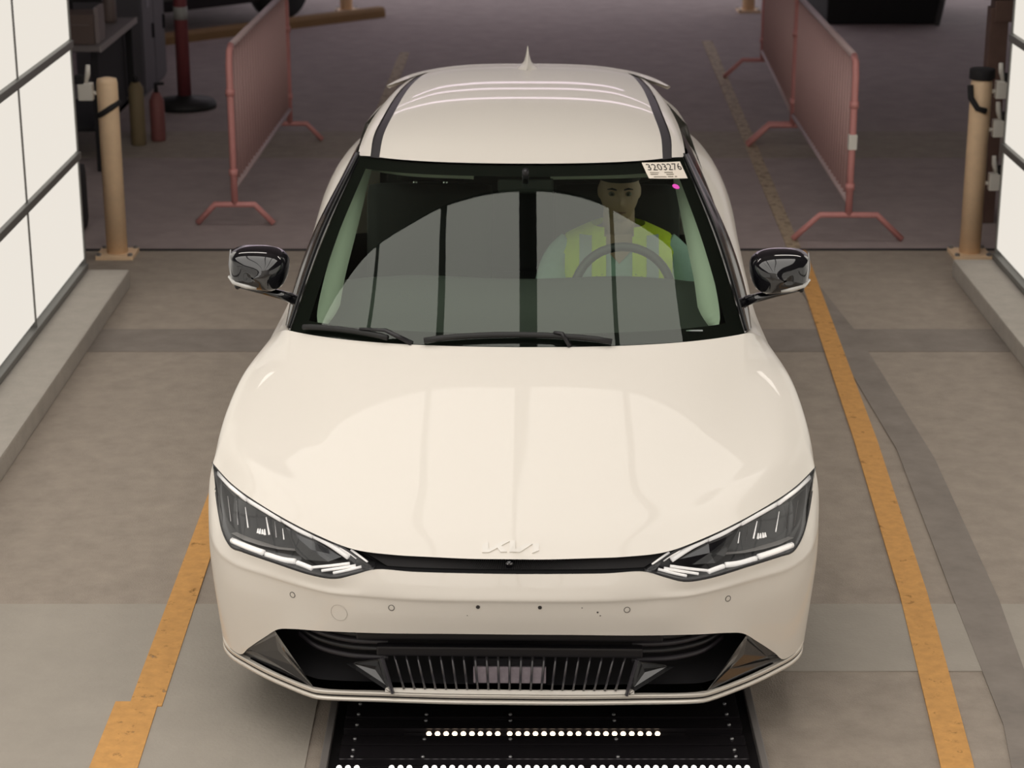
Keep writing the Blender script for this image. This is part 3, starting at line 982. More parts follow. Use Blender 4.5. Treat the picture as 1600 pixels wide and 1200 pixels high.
# mirrors
for sgn in (1, -1):
    ol = [(1.004, 1.207), (1.008, 1.165), (1.003, 1.118), (.975, 1.098), (.90, 1.085), (.850, 1.083), (.822, 1.10), (.806, 1.14), (.806, 1.18), (.825, 1.206), (.86, 1.219), (.92, 1.224), (.98, 1.219)]
    ol = [p[:2] for p in crv([(x, z, 0) for x, z in ol + ol[:1]], 41)[:-1]]
    cxm, czm = .905, 1.155
    secs = []
    for y, s in ((1.425, .05), (1.428, .40), (1.440, .72), (1.462, .90), (1.50, .985), (1.55, 1.0), (1.585, .98)):
        secs.append([(sgn * (cxm + (x - cxm) * s + .012 * (1 - s)), y + .05 * (x - .9) * 1.0, czm + (z - czm) * s - .012 * (1 - s)) for x, z in ol] )
    secs = [q + q[:1] for q in secs]
    mo = grid_obj('side_mirror', np.array(secs), black_gloss, CAR, flip=sgn < 0)
    n = len(ol)
    v = [(sgn * (cxm + (x - cxm) * .94), 1.587 + .05 * (x - .9), czm + (z - czm) * .94) for x, z in ol]
    mesh('mirror_glass', v, [tuple(range(n)) if sgn > 0 else tuple(range(n))[::-1]], chrome, mo)
    MB().tube([(sgn * 1.006, 1.495, 1.130), (sgn * .985, 1.452, 1.122), (sgn * .94, 1.436, 1.112), (sgn * .905, 1.438, 1.106)], [.007, .0085, .008, .005], 8).out('turn_signal', new_mat('signal_white', (.55, .54, .52), .25, coat=1.), mo, True)
    MB().tube([(sgn * 1.007, 1.545, 1.215), (sgn * 1.012, 1.53, 1.165), (sgn * 1.006, 1.52, 1.12)], .0025, 5).out('edge_trim', alloy, mo, True)
    MB().tube([(sgn * .98, 1.53, 1.088), (sgn * .90, 1.53, 1.072), (sgn * .84, 1.54, 1.055), (sgn * .79, 1.56, 1.032)], [.014, .022, .028, .034], 10, flat=.55).out('mirror_arm', black_gloss, mo, True)
    MB().ell((sgn * .985, 1.53, 1.090), (.012, .02, .014), 10, 8).out('mirror_camera', black_plastic, mo, True)

# ------------------------------------------------------------------ interior
dash = [[(0, 1.10, .985), (.4, 1.15, .985), (.68, 1.32, .955)], [(0, 1.35, 1.02), (.4, 1.38, 1.02), (.70, 1.5, .99)], [(0, 1.55, 1.075), (.4, 1.58, 1.08), (.70, 1.62, 1.05)],
        [(0, 1.66, 1.085), (.4, 1.68, 1.09), (.70, 1.70, 1.06)], [(0, 1.70, 1.04), (.4, 1.72, 1.045), (.70, 1.73, 1.02)], [(0, 1.68, .6), (.4, 1.7, .6), (.7, 1.7, .6)]]
grid_obj('dashboard', loft([sym(r) for r in dash], 41, 40), int_dash, CAR)
MB().box((0, 2.6, .42), (1.5, 2.6, .05)).out('cabin_floor', int_dark, CAR)
MB().box((0, 1.2, .7), (1.4, .04, .5)).out('firewall', int_dark, CAR)
for sgn in (1, -1):
    G = xmir(SG[:62] * np.array([.93, 1, .985])) if sgn < 0 else SG[:62] * np.array([.93, 1, .985])
    grid_obj('door_trim', G, int_dark, CAR, flip=sgn > 0)


def seat(x, y, w=.5, name='seat'):
    s_ = MB().box((x, y - .22, .56), (w, .52, .16), bev=.05).out(name, int_dark, CAR, True)
    R = Matrix.Rotation(math.radians(-14), 3, 'X')
    MB().box((x, y + .14, .92), (w, .14, .62), R, bev=.05).out('backrest', int_dark, s_, True)
    MB().box((x, y + .235, 1.31), (w * .55, .10, .17), R, bev=.04).out('headrest', int_dark, s_, True)
    for dx in (-.06, .06):
        MB().tube([(x + dx, y + .2, 1.18), (x + dx, y + .23, 1.29)], .008, 6).out('headrest_rod', chrome, s_)


seat(.37, 2.38)
seat(-.37, 2.38)
MB().box((0, 3.2, .56), (1.3, .5, .2), bev=.05).out('rear_bench', int_dark, CAR, True)
MB().box((0, 3.5, .9), (1.3, .16, .6), Matrix.Rotation(math.radians(-18), 3, 'X'), bev=.05).out('rear_backrest', int_dark, CAR, True)
# steering wheel
swc = Vector((.376, 1.83, .985))
tl = Matrix.Rotation(math.radians(-24), 3, 'X')
pts = [swc + tl @ Vector((.178 * math.cos(a), 0, .172 * math.sin(a))) for a in np.linspace(0, 2 * math.pi, 41)]
rim_m = new_mat('wheel_leather', (.03, .03, .032), .5)
sw = MB().tube(pts, .0165, 10, False).out('steering_wheel', rim_m, CAR, True)
MB().ell(tuple(swc + Vector((0, .0, -.02))), (.08, .03, .055), 16, 10).out('wheel_hub', int_dark, sw, True)
for a in (math.radians(-8), math.radians(188), math.radians(270)):
    MB().tube([swc, swc + tl @ Vector((.18 * math.cos(a), 0, .17 * math.sin(a)))], .016, 8, flat=.6).out('wheel_spoke', int_dark, sw, True)
for dx in (-.10, .10):
    MB().ell(tuple(swc + tl @ Vector((dx, .02, .035))), (.012, .006, .012), 10, 8).out('wheel_button', silver, sw, True)
# visors, mirror, pod
vis = new_mat('visor_grey', (.5, .48, .44), .8)
for P_ in ([(-.555, 2.06, 1.396), (-.50, 1.995, 1.402), (-.40, 1.965, 1.396), (-.172, 1.955, 1.389)], [(.108, 1.955, 1.389), (.35, 1.965, 1.392), (.47, 1.98, 1.394)]):
    rows_ = [[(x, y + dy, z + dz) for x, y, z in crv(P_, 16)] for dy, dz in ((.16, .03), (.006, .014), (0., .008), (0., -.008), (.006, -.012), (.16, .008))]
    grid_obj('sun_visor', np.array(rows_), vis, CAR)
MB().box((.02, 1.80, 1.39), (.20, .025, .055), bev=.012).out('rear_view_mirror', int_dark, CAR, True)
MB().tube([(.02, 1.74, 1.46), (.02, 1.78, 1.41)], .012, 8).out('mirror_stem', black_plastic, CAR, True)
# paper ticket and dot on the glass
def ws_at(x, y):
    d = (WG[:, :, 0] - x) ** 2 + (WG[:, :, 1] - y) ** 2
    j, i = np.unravel_index(np.argmin(d), d.shape)
    return j, i


def ws_uv(fi, fj):
    i, j = int(fi), int(fj)
    a, b = fi - i, fj - j
    g_ = lambda A: (A[j, i] * (1 - a) + A[j, min(i + 1, 120)] * a) * (1 - b) + (A[min(j + 1, 60), i] * (1 - a) + A[min(j + 1, 60), min(i + 1, 120)] * a) * b
    return g_(WG), g_(WN)


TK = [(101.6, 59.5), (117.6, 58.4), (118.1, 52.0), (102.6, 53.5)]      # ticket corners on the glass grid


def tk(u, w, h=.003):
    a, b, c, d = (np.array(p) for p in TK)
    q = (a * (1 - u) + b * u) * (1 - w) + (d * (1 - u) + c * u) * w
    p, n = ws_uv(*q)
    return p + n * h


nu, nv_ = 10, 6
tkt = mesh('paper_ticket', [tk(i / nu, j / nv_) for j in range(nv_ + 1) for i in range(nu + 1)],
           [(j * (nu + 1) + i, (j + 1) * (nu + 1) + i, (j + 1) * (nu + 1) + i + 1, j * (nu + 1) + i + 1) for j in range(nv_) for i in range(nu)], paper, CAR)
tkt['label'] = 'paper ticket reading 3203276 on the windshield corner'


def text_mesh(s):
    cu = bpy.data.curves.new('t', 'FONT')
    cu.body = s
    cu.size = 1
    cu.resolution_u = 2
    to = bpy.data.objects.new('t', cu)
    COL.objects.link(to)
    dg = bpy.context.evaluated_depsgraph_get()
    me = bpy.data.meshes.new_from_object(to.evaluated_get(dg))
    v = [tuple(p.co) for p in me.vertices]
    f = [tuple(p.vertices) for p in me.polygons]
    bpy.data.objects.remove(to)
    bpy.data.curves.remove(cu)
    bpy.data.meshes.remove(me)
    return v, f


tv, tf = text_mesh('3203276')
x0_, x1_ = min(v[0] for v in tv), max(v[0] for v in tv)
y0_, y1_ = min(v[1] for v in tv), max(v[1] for v in tv)
mesh('ticket_number', [tk(.07 + .89 * (v[0] - x0_) / (x1_ - x0_), .50 - .40 * (v[1] - y0_) / (y1_ - y0_), .0042) for v in tv], tf, ink, tkt)
fine = new_mat('ink_grey', (.28, .25, .20), .7)
for (u0, u1, w0_, w1_) in ((.08, .30, .62, .66), (.08, .26, .72, .77), (.13, .44, .88, .93), (.48, .62, .86, .92), (.66, .72, .86, .92), (.44, .66, .60, .66), (.47, .66, .72, .78)):
    mesh('fine_print', [tk(u0, w0_, .0042), tk(u1, w0_, .0042), tk(u1, w1_, .0042), tk(u0, w1_, .0042)], [(0, 3, 2, 1)], fine, tkt)
p, n = ws_uv(111.9, 49.75)
q = Vector((0, 0, 1)).rotation_difference(Vector(n)).to_matrix()
MB().add([Vector(p) + Vector(n) * h + q @ Vector((.0135 * math.cos(2 * math.pi * k / 20), .0135 * math.sin(2 * math.pi * k / 20), 0)) for h in (.0005, .002) for k in range(20)],
         [tuple(range(20, 40))] + [(k, (k + 1) % 20, (k + 1) % 20 + 20, k + 20) for k in range(20)]).out('round_sticker', pink, CAR)['label'] = 'round pink sticker'
p, n = ws_uv(102.8, 3.3)
p2_, _ = ws_uv(106.8, 2.2)
MB().box(tuple((p + p2_) / 2 + n * .002), (.055, .012, .002)).out('vin_tag', new_mat('tag_grey', (.3, .33, .33), .4), CAR)

# ------------------------------------------------------------------ driver
DX = .372
DRV = empty('person', (-.009 + DX * math.cos(math.radians(1.2)) + 2.25 * math.sin(math.radians(1.2)), 2.25 * math.cos(math.radians(1.2)) - DX * math.sin(math.radians(1.2)), 0.),
            -math.radians(1.2), label='driver in a lime safety vest over a pale teal shirt behind the steering wheel', cat='person')
skin = new_mat('skin', (.5, .32, .24), .55)
teal = new_mat('shirt_teal', (.44, .60, .56), .85, noise=.08, nscale=30)
lime = new_mat('vest_lime', (.74, .88, .04), .8, noise=.08, nscale=40)
refl = new_mat('vest_band', (.45, .5, .52), .5)
trouser = new_mat('trouser', (.03, .03, .04), .8)
hairm = new_mat('cap_dark', (.012, .011, .012), .8)

# local frame: origin on the floor under the hips' shoulder line, -y forward
TOR = [(.60, .165, .115), (.70, .160, .112), (.80, .168, .115), (.90, .185, .120), (.98, .200, .118), (1.03, .205, .105), (1.065, .18, .085), (1.09, .125, .07), (1.11, .075, .062)]


def tor_pt(z, a, grow=0.):
    zs = [t[0] for t in TOR]
    A = np.interp(z, zs, [t[1] for t in TOR]) + grow
    Bd = np.interp(z, zs, [t[2] for t in TOR]) + grow
    e = .8
    c, s = math.cos(a), math.sin(a)
    return Vector((A * math.copysign(abs(c) ** e, c), .05 + .28 * (z - .9) + Bd * math.copysign(abs(s) ** e, s), z + (grow * .6 if z > 1.05 else 0)))


def torso(mb, grow=0., zlo=.60, zhi=1.11, n=32, m=18):
    v = [tor_pt(zlo + (zhi - zlo) * j / m, 2 * math.pi * i / n, grow) for j in range(m + 1) for i in range(n)]
    f = [(j * n + i, j * n + (i + 1) % n, (j + 1) * n + (i + 1) % n, (j + 1) * n + i) for j in range(m) for i in range(n)]
    f += [tuple(range(n))[::-1], tuple(m * n + i for i in range(n))]
    mb.add(v, f)


def arm_pts(s):
    return [(s * .17, .09, 1.03), (s * .22, .08, .985), (s * .255, .04, .90), (s * .275, -.03, .79), (s * .24, -.17, .80), (s * .19, -.32, .85), (s * .165, -.385, .875)]


def remeshed(mb, name, mat, parent, vox, sm=2):
    o = mb.out(name, mat, parent)
    r = o.modifiers.new('r', 'REMESH')
    r.mode = 'VOXEL'
    r.voxel_size = vox
    r.use_smooth_shade = True
    s_ = o.modifiers.new('s', 'SMOOTH')
    s_.iterations = sm
    s_.factor = .5
    dg = bpy.context.evaluated_depsgraph_get()
    me = bpy.data.meshes.new_from_object(o.evaluated_get(dg))
    o.modifiers.clear()
    o.data = me
    me.shade_smooth()
    return o


HC = Vector((0, .055, 1.262))


def head(mb):
    nu, nv = 56, 44
    v = []
    for j in range(nv + 1):
        th = math.pi * j / nv
        for i in range(nu):
            ph = 2 * math.pi * i / nu
            d = Vector((math.sin(th) * math.sin(ph), -math.sin(th) * math.cos(ph), math.cos(th)))
            x, y, z = d.x * .077, d.y * .098, d.z * .122
            if z < 0:                                        # jaw
                k = (-z / .122)
                x *= 1 - .20 * k ** 1.6
                y = y * (1 - .12 * k) - .012 * k
            if y < 0:
                fr = max(0, -d.y)
                g = lambda cx_, cz_, sx_, sz_: math.exp(-((x - cx_) / sx_) ** 2 - ((z - cz_) / sz_) ** 2)
                y -= .020 * fr * g(0, -.030, .012, .018) + .011 * fr * g(0, -.005, .008, .022)      # nose
                y -= .007 * fr * g(0, .026, .045, .009)                                             # brow
                y += .011 * fr * (g(-.031, .004, .017, .012) + g(.031, .004, .017, .012))           # sockets
                y -= .006 * fr * g(0, -.066, .02, .007)                                             # lips
                y += .004 * fr * g(0, -.0655, .024, .0022)
                y -= .008 * fr * g(0, -.098, .02, .014)                                             # chin
            v.append(HC + Vector((x, y, z)))
    f = []
    for j in range(nv):
        for i in range(nu):
            f.append((j * nu + i, (j + 1) * nu + i, (j + 1) * nu + (i + 1) % nu, j * nu + (i + 1) % nu))
    mb.add(v, f)
    for s in (-1, 1):
        mb.ell(tuple(HC + Vector((s * .075, .014, -.006))), (.009, .017, .029), 14, 10)


body = MB()
torso(body)
head(body)
body.tube([(0, .10, 1.05), (0, .085, 1.12), (0, .07, 1.19)], [.066, .063, .060], 18)
for s in (-1, 1):
    body.tube([tuple(q) for q in crv(arm_pts(s), 24)], list(np.interp(np.linspace(0, 1, 24), [0, .15, .45, .55, .85, 1], [.058, .055, .045, .042, .033, .027])), 14)
    # hand on the rim
    w = Vector(arm_pts(s)[-1])
    body.ell(tuple(w + Vector((s * -.002, -.035, .004))), (.040, .045, .017), 14, 10)
    for k, (ox, ln) in enumerate(((-.030, .058), (-.010, .066), (.010, .064), (.029, .050))):
        a = w + Vector((ox, -.068, .006))
        body.tube([a, a + Vector((0, -ln * .5, .008)), a + Vector((0, -ln * .8, -.012)), a + Vector((0, -ln * .7, -.032))], [.0095, .009, .0085, .007], 8)
    a = w + Vector((-s * .036, -.03, 0))
    body.tube([a, a + Vector((-s * .022, -.02, .004)), a + Vector((-s * .034, -.045, -.002))], [.011, .010, .008], 8)
    # thighs, shins, feet
    body.tube([tuple(q) for q in crv([(s * .09, .02, .66), (s * .13, -.20, .68), (s * .15, -.42, .67), (s * .14, -.55, .52), (s * .12, -.62, .47)], 18)], list(np.linspace(.085, .05, 18)), 14)
bo = remeshed(body, 'body', skin, DRV, .0055, 3)
shirt = MB()
torso(shirt, .010, .60, 1.085)
for s in (-1, 1):
    shirt.tube([tuple(q) for q in crv(arm_pts(s), 24)][:12], list(np.interp(np.linspace(0, .46, 12), [0, .15, .46], [.070, .069, .064])), 16)
remeshed(shirt, 'shirt', teal, DRV, .008, 3)
# V of bare skin at the collar
mesh('collar_opening', [tuple(tor_pt(z, -math.pi / 2 + da, .021)) for z, da in ((1.085, -.33), (1.085, .33), (1.05, .18), (1.0, 0), (1.05, -.18))],
     [(0, 1, 2, 3, 4)], skin, DRV)


def vest_strip(x0, x1, z0, z1, grow, mat, name):
    n, m_ = 6, 16
    rows = []
    for j in range(m_ + 1):
        z = z0 + (z1 - z0) * j / m_
        row = []
        for i in range(n + 1):
            x = x0 + (x1 - x0) * i / n
            lo, hi = -math.pi / 2 - 1.57, -math.pi / 2 + 1.57
            for _ in range(26):
                md = (lo + hi) / 2
                if tor_pt(z, md, grow).x < x:
                    lo = md
                else:
                    hi = md
            row.append(tuple(tor_pt(z, lo, grow)))
        rows.append(row)
    return grid_obj(name, np.array(rows), mat, DRV)


for s in (-1, 1):
    e = lambda a, b: (a, b) if s > 0 else (-b, -a)
    vest_strip(*e(.05, .207), .64, 1.078, .024, lime, 'vest_panel')
    vest_strip(*e(.105, .152), .64, 1.079, .027, refl, 'vest_band')
    ar = []
    for z in np.linspace(1.02, 1.108, 9):
        lo, hi = 0., 1.5
        for _ in range(24):
            md = (lo + hi) / 2
            if abs(tor_pt(z, -math.pi / 2 + s * md, .023).x) < .056:
                lo = md
            else:
                hi = md
        ar.append([tuple(tor_pt(z, a, .023)) for a in np.linspace(-math.pi / 2 + s * lo, -math.pi / 2 + s * math.pi, 28)])
    grid_obj('vest_yoke', np.array(ar), lime, DRV, flip=s < 0)
# chest print: arc of dark marks
for k in range(15):
    a = math.radians(205 - k * 16.4 + 0) if False else math.radians(170 - k * 11.4)
    if k in (6, 7, 8):
        continue
    p = tor_pt(.885 + .075 * math.sin(a), -math.pi / 2 + .55 * math.cos(a), .0195)
    MB().box(tuple(p), (.007, .004, .018), Matrix.Rotation(math.pi / 2 - a, 3, 'Y')).out('shirt_print', ink, DRV)
# face details and cap
for s in (-1, 1):
    ey = MB().ell(tuple(HC + Vector((s * .031, -.083, .004))), (.013, .011, .010), 14, 10).out('eye', new_mat('eye_white', (.22, .19, .17), .3), DRV, True)
    MB().ell(tuple(HC + Vector((s * .031, -.0925, .004))), (.0055, .003, .0055), 10, 8).out('iris', ink, ey, True)
    MB().tube([HC + Vector((s * .014, -.098, .022)), HC + Vector((s * .032, -.094, .026)), HC + Vector((s * .048, -.082, .021))], [.003, .0042, .002], 6).out('eyebrow', hairm, DRV, True)
MB().tube([HC + Vector((-.022, -.095, -.066)), HC + Vector((0, -.102, -.065)), HC + Vector((.022, -.095, -.066))], [.002, .003, .002], 6).out('mouth_line', new_mat('lip', (.22, .09, .07), .5), DRV, True)
cp = MB()
nu_, nv2 = 36, 12
v = []
for j in range(nv2 + 1):
    th = math.radians(78) * j / nv2
    for i in range(nu_):
        ph = 2 * math.pi * i / nu_
        v.append(HC + Vector((.083 * math.sin(th) * math.sin(ph), .010 - .104 * math.sin(th) * math.cos(ph), .024 + .108 * math.cos(th))))
cp.add(v, [(j * nu_ + i, (j + 1) * nu_ + i, (j + 1) * nu_ + (i + 1) % nu_, j * nu_ + (i + 1) % nu_) for j in range(nv2) for i in range(nu_)])
cp.out('cap', hairm, DRV, True)
for s in (-1, 1):
    MB().tube([tuple(q) for q in crv([(s * .09, .02, .665), (s * .13, -.20, .685), (s * .15, -.42, .675), (s * .14, -.55, .53)], 14)], list(np.linspace(.098, .07, 14)), 14).out('trousers', trouser, DRV, True)

# ------------------------------------------------------------------ under-car scanner tray
TR = empty('scanner_tray', (.095, 0, 0), label='dark metal floor scanner with rows of small lights in front of the bumper', cat='floor scanner')
MB().box((0, .35, .012), (1.30, 2.2, .024), bev=.004).out('tray_base', dark_metal, TR)
for y0, y1 in ((-.72, -.55), (-.52, -.24), (-.21, -.035), (.05, .128), (.14, .195), (.24, .30), (.315, .50), (.52, .80), (.82, 1.1)):
    MB().box((.0, (y0 + y1) / 2, .036), (1.22, y1 - y0, .024), bev=.003).out('cover_plate', plate_metal, TR)
for s in (-1, 1):
    MB().box((s * .652, .35, .026), (.022, 2.2, .052), bev=.004).out('side_rail', new_mat('rail_pale', (.24, .22, .21), .4, metal=.3), TR)
    for y in (-.06, .06, .10, .17, .26, .33, .40):
        MB().ell((s * .57, y, .05), (.006, .006, .004), 10, 6).out('bolt', alloy, TR, True)
for y in (.06, .17, .33, .29):
    for x in (-.36, -.1, .22):
        MB().ell((x, y, .049), (.006, .006, .004), 8, 5).out('bolt', alloy, TR, True)
ledm = None


def led(x, y, z, mat):
    return MB().ell((x - .095, y, z), (.0085, .0115, .006), 8, 6).out('light_dot', mat, TR, True)


proto = led(0, 0, 0, led_warm)
proto2 = led(0, 0, 0, led_white)
started = [False, False]


def place(pr, idx, x, y, z):
    if not started[idx]:
        pr.location = (x, y, z)
        started[idx] = True
    else:
        copyo(pr, TR, (x, y, z))


MB().box((.005, .217, .030), (.86, .036, .012), bev=.003).out('light_strip', plate_metal, TR)
MB().box((0, .006, .030), (1.22, .036, .012), bev=.003).out('light_strip', plate_metal, TR)
for g3, xs in enumerate((-.253, -.007, .234)):
    for k in range(9):
        place(proto, 0, xs + k * .0262 - 0.0, .217, .042)
for xs, nn in ((-.51, 3), (-.355, 3), (-.255, 9), (-.006, 9), (.241, 9), (.484, 9)):
    for k in range(nn):
        place(proto2, 1, xs + k * .0262, .006, .042)

# ------------------------------------------------------------------ bollards
def bollard(x, y, h, r, label, group=None, mat=yellow_post):
    t = empty('bollard', (x, y, 0), label=label, cat='bollard')
    MB().box((0, 0, .012), (r * 3.6, r * 3.6, .024), bev=.004).out('base_plate', mat, t)
    MB().lathe([(r, .02), (r, h - .03), (r * .9, h - .008), (r * .4, h)], n=24).out('post', mat, t, True)
    for sx in (-1, 1):
        for sy in (-1, 1):
            MB().lathe([(.014, .024), (.014, .036), (.006, .04)], (sx * r * 1.5, sy * r * 1.5, 0), 8).out('bolt', alloy, t)
    return t


bl = bollard(-2.29, 6.15, 1.04, .06, 'yellow bollard with a black strap at the end of the left light wall')
R = Matrix.Rotation(math.radians(-32), 3, 'Y')
pts = [R @ Vector((.066 * math.cos(a), .066 * math.sin(a), 0)) * 1.05 + Vector((0, 0, .86)) for a in np.linspace(0, 2 * math.pi, 25)]
MB().tube(pts, .016, 6, False).out('strap', black_mat, bl, True).rotation_euler = (0, math.radians(63) * 0, 0)
br = bollard(2.655, 6.15, 1.04, .06, 'yellow bollard with a hanging black strap at the end of the right light wall')
MB().tube([(-.07, -.03, 1.0), (-.066, -.05, .93), (-.03, -.075, .875), (.02, -.075, .86)], .017, 8).out('strap', black_mat, br, True)
MB().lathe([(.068, 1.03), (.072, 1.035), (.072, 1.085), (.066, 1.09)], n=20).out('band', black_mat, br, True)
bollard(-1.745, 16.35, 1.0, .065, 'distant yellow bollard behind the yellow wheel stop on the left')
bollard(2.49, 16.35, 1.0, .065, 'distant yellow bollard at the top right, behind the second barrier')

# brown frame behind the right bollard
t = empty('wooden_frame', (2.92, 7.0, 0), label='brown wooden post with a short cross arm behind the right bollard', cat='frame')
wood = new_mat('brown_wood', (.13, .075, .06), .7, noise=.2, nscale=8)
MB().box((0, 0, .66), (.11, .11, 1.32), bev=.008).out('post', wood, t)
MB().box((.24, 0, 1.30), (.55, .13, .13), bev=.008).out('cross_arm', wood, t)
MB().box((.05, 0, 1.40), (.30, .12, .06), bev=.008).out('cap_block', black_plastic, t)


# wall connectors
def clamp(x, y, z, s, label, g=None):
    t = empty('socket_box', (x, y, z), label=label, cat='socket box')
    MB().box((0, 0, 0), (.085, .06, .10), bev=.01).out('box', white_plastic, t)
    MB().tube([(0, 0, .05), (s * .015, 0, .10), (s * .02, 0, .15)], [.014, .016, .013], 8).out('cable_neck', white_plastic, t, True)
    MB().tube([(s * .04, 0, -.01), (s * .060, 0, -.01)], .012, 8).out('bracket', white_plastic, t, True)
    MB().box((-s * .03, -.01, .07), (.05, .05, .05), bev=.01).out('plug', black_mat, t)
    return t


clamp(2.776, 6.15, .97, -1, 'topmost of the three white socket boxes beside the right bollard')
clamp(2.776, 6.15, .75, -1, 'middle one of the three white socket boxes beside the right bollard')
clamp(2.776, 6.15, .44, -1, 'lowest of the three white socket boxes beside the right bollard')
clamp(-2.411, 6.15, .96, 1, 'single white socket box beside the left bollard')


# ------------------------------------------------------------------ crowd barriers
def barrier(p0, p1, fs, fh, label):
    p0, p1 = Vector((*p0, 0)), Vector((*p1, 0))
    d = (p1 - p0)
    L = d.length
    t = empty('crowd_barrier', tuple(p0), math.atan2(d.y, d.x), label=label, cat='barrier', group='red crowd barriers')
    r = .021
    top, bot = 1.09, .235
    # frame: posts with rounded upper corners
    for s_, x in ((0, 0), (1, L)):
        sg = 1 if s_ == 0 else -1
        MB().tube([(x, 0, fh), (x, 0, .5), (x, 0, top - .10), (x + sg * .03, 0, top - .03), (x + sg * .10, 0, top)], r, 10).out('post', pink_red, t, True)
        MB().tube([(x, -fs, .012), (x, -fs * .52, fh), (x, fs * .52, fh), (x, fs, .012)], .019, 8).out('foot', pink_red, t, True)
        for z in (.33, .82):
            MB().lathe([(.028, z - .02), (.028, z + .02)], (x, 0, 0), 10).out('clamp', pink_red, t, True)
    MB().tube([(.10, 0, top), (L - .10, 0, top)], r, 10).out('top_rail', galv, t, True)
    MB().tube([(0, 0, bot), (L, 0, bot)], .018, 10).out('bottom_rail', galv, t, True)
    n = int(L / .105)
    pr = None
    for k in range(1, n):
        x = L * k / n
        if pr is None:
            pr = MB().tube([(0, 0, bot), (0, 0, top - .02)], .009, 6).out('bar', bar_red, t, True)
            pr.location = (x, 0, 0)
        else:
            copyo(pr, t, (x, 0, 0))
    return t


barrier((-1.70, 6.9), (-1.63, 9.5), .235, .13, 'red crowd barrier to the left of the car')
b_ = barrier((2.0, 6.5), (2.03, 9.27), .325, .16, 'nearer red crowd barrier on the right, with a pale tag on its post')
MB().box((0, -.0, .60), (.05, .05, .09), bev=.004).out('tag', white_plastic, b_)
barrier((2.035, 9.33), (2.15, 12.2), .325, .16, 'farther red crowd barrier on the right, behind the nearer one')

# ------------------------------------------------------------------ red delineator
t = empty('delineator_post', (-2.61, 10.85, 0), label='red post with a white band on a round black base', cat='post')
red = new_mat('post_red', (.20, .045, .05), .6)
MB().lathe([(.25, 0), (.25, .03), (.235, .06), (.08, .075), (.06, .10)], n=32).out('rubber_base', black_rubber, t, True)
MB().lathe([(.055, .07), (.052, 1.05), (.03, 1.10)], n=20).out('post', red, t, True)
MB().lathe([(.056, .70), (.056, .80)], n=20).out('white_band', new_mat('band_grey', (.36, .36, .34), .5), t, True)

# ------------------------------------------------------------------ wheel stop, parked car
a, b = Vector((-4.2, 13.35, 0)), Vector((-1.36, 16.0, 0))
a = Vector((-3.6, 13.85, 0))
dd = (b - a)
t = MB()
prof = [(-.075, 0), (-.07, .07), (-.045, .10), (.045, .10), (.07, .07), (.075, 0)]
v = [(x, y, z) for x in (0, dd.length) for y, z in prof]
t.add(v, [(i, i + 1, i + 7, i + 6) for i in range(5)] + [(0, 5, 4, 3, 2, 1), (6, 7, 8, 9, 10, 11)])
ws_ = t.out('wheel_stop', new_mat('stop_yellow', (.27, .155, .06), .7, noise=.1, nscale=6), label='long low yellow wheel stop bar across the floor on the left', cat='wheel stop')
ws_.location = a
ws_.rotation_euler = (0, 0, math.atan2(dd.y, dd.x))

PC = empty('car', (-3.92, 15.44, 0), math.radians(43.8), label='dark grey parked car behind the yellow wheel stop', cat='car')
grey_p = new_mat('grey_paint', (.095, .098, .093), .4, coat=.6)
secs = []
for x, w, zb, zt in ((-2.2, .70, .35, .75), (-2.1, .80, .28, .85), (-1.2, .88, .25, .95), (0, .90, .25, 1.0), (1.2, .88, .25, .98), (1.92, .80, .28, .9), (2.0, .70, .35, .8)):
    secs.append([(x, -w * .9, zb), (x, -w, zb + .08), (x, -w, (zb + zt) / 2), (x, -w * .95, zt), (x, 0, zt + .03), (x, w * .95, zt), (x, w, (zb + zt) / 2), (x, w, zb + .08), (x, w * .9, zb)])
grid_obj('body', np.stack([crv([s[i] for s in secs], 30) for i in range(9)], 1), grey_p, PC)
cab = []
for x, w, zt in ((-1.7, .80, .98), (-1.0, .68, 1.38), (0, .66, 1.46), (.7, .67, 1.40), (1.3, .78, 1.02)):
    cab.append([(x, -.85, .93), (x, -w, max(.98, zt - .1)), (x, -w * .8, zt), (x, w * .8, zt), (x, w, max(.98, zt - .1)), (x, .85, .93)])
grid_obj('cabin', np.array(cab), black_gloss, PC)
MB().box((0, -.86, .27), (2.6, .06, .12), bev=.02).out('sill', black_plastic, PC)
for x in (-1.35, 1.35):
    for s in (-1, 1):
        wh = MB().lathe([(.2, -.1), (.31, -.1), (.32, 0), (.31, .1), (.2, .1)], (0, 0, 0), 24, 'y')
        w_ = wh.out('wheel', tyre, PC, True)
        w_.location = (x, s * .80, .32)
        MB().lathe([(.2, -.06), (.2, .06), (.05, .08)], (0, 0, 0), 20, 'y').out('rim', alloy, w_, True)

# ------------------------------------------------------------------ table corner on the left
t = empty('work_table', (-3.3, 9.1, 0), label='work table with a pale top edge behind the left light wall', cat='table')
MB().box((0, 0, .845), (1.06, 1.4, .035), bev=.006).out('table_top', new_mat('table_top', (.17, .15, .15), .5), t)
MB().box((.532, 0, .845), (.012, 1.4, .04)).out('edge_band', new_mat('edge_pale', (.30, .27, .26), .5), t)
for sx in (-.48, .48):
    for sy in (-.64, .64):
        MB().box((sx, sy, .415), (.05, .05, .83), bev=.005).out('leg', black_mat, t)
MB().box((0, .1, .25), (.9, 1.1, .03)).out('shelf', black_mat, t)
MB().box((.44, .05, .52), (.02, 1.1, .58)).out('side_panel', black_mat, t)
box = empty('carton', (-2.99, 8.62, .864), label='brown carton on the work table', cat='box')
card = new_mat('carton_brown', (.12, .085, .075), .8)
MB().box((0, 0, .10), (.34, .26, .20), bev=.004).out('box', card, box)
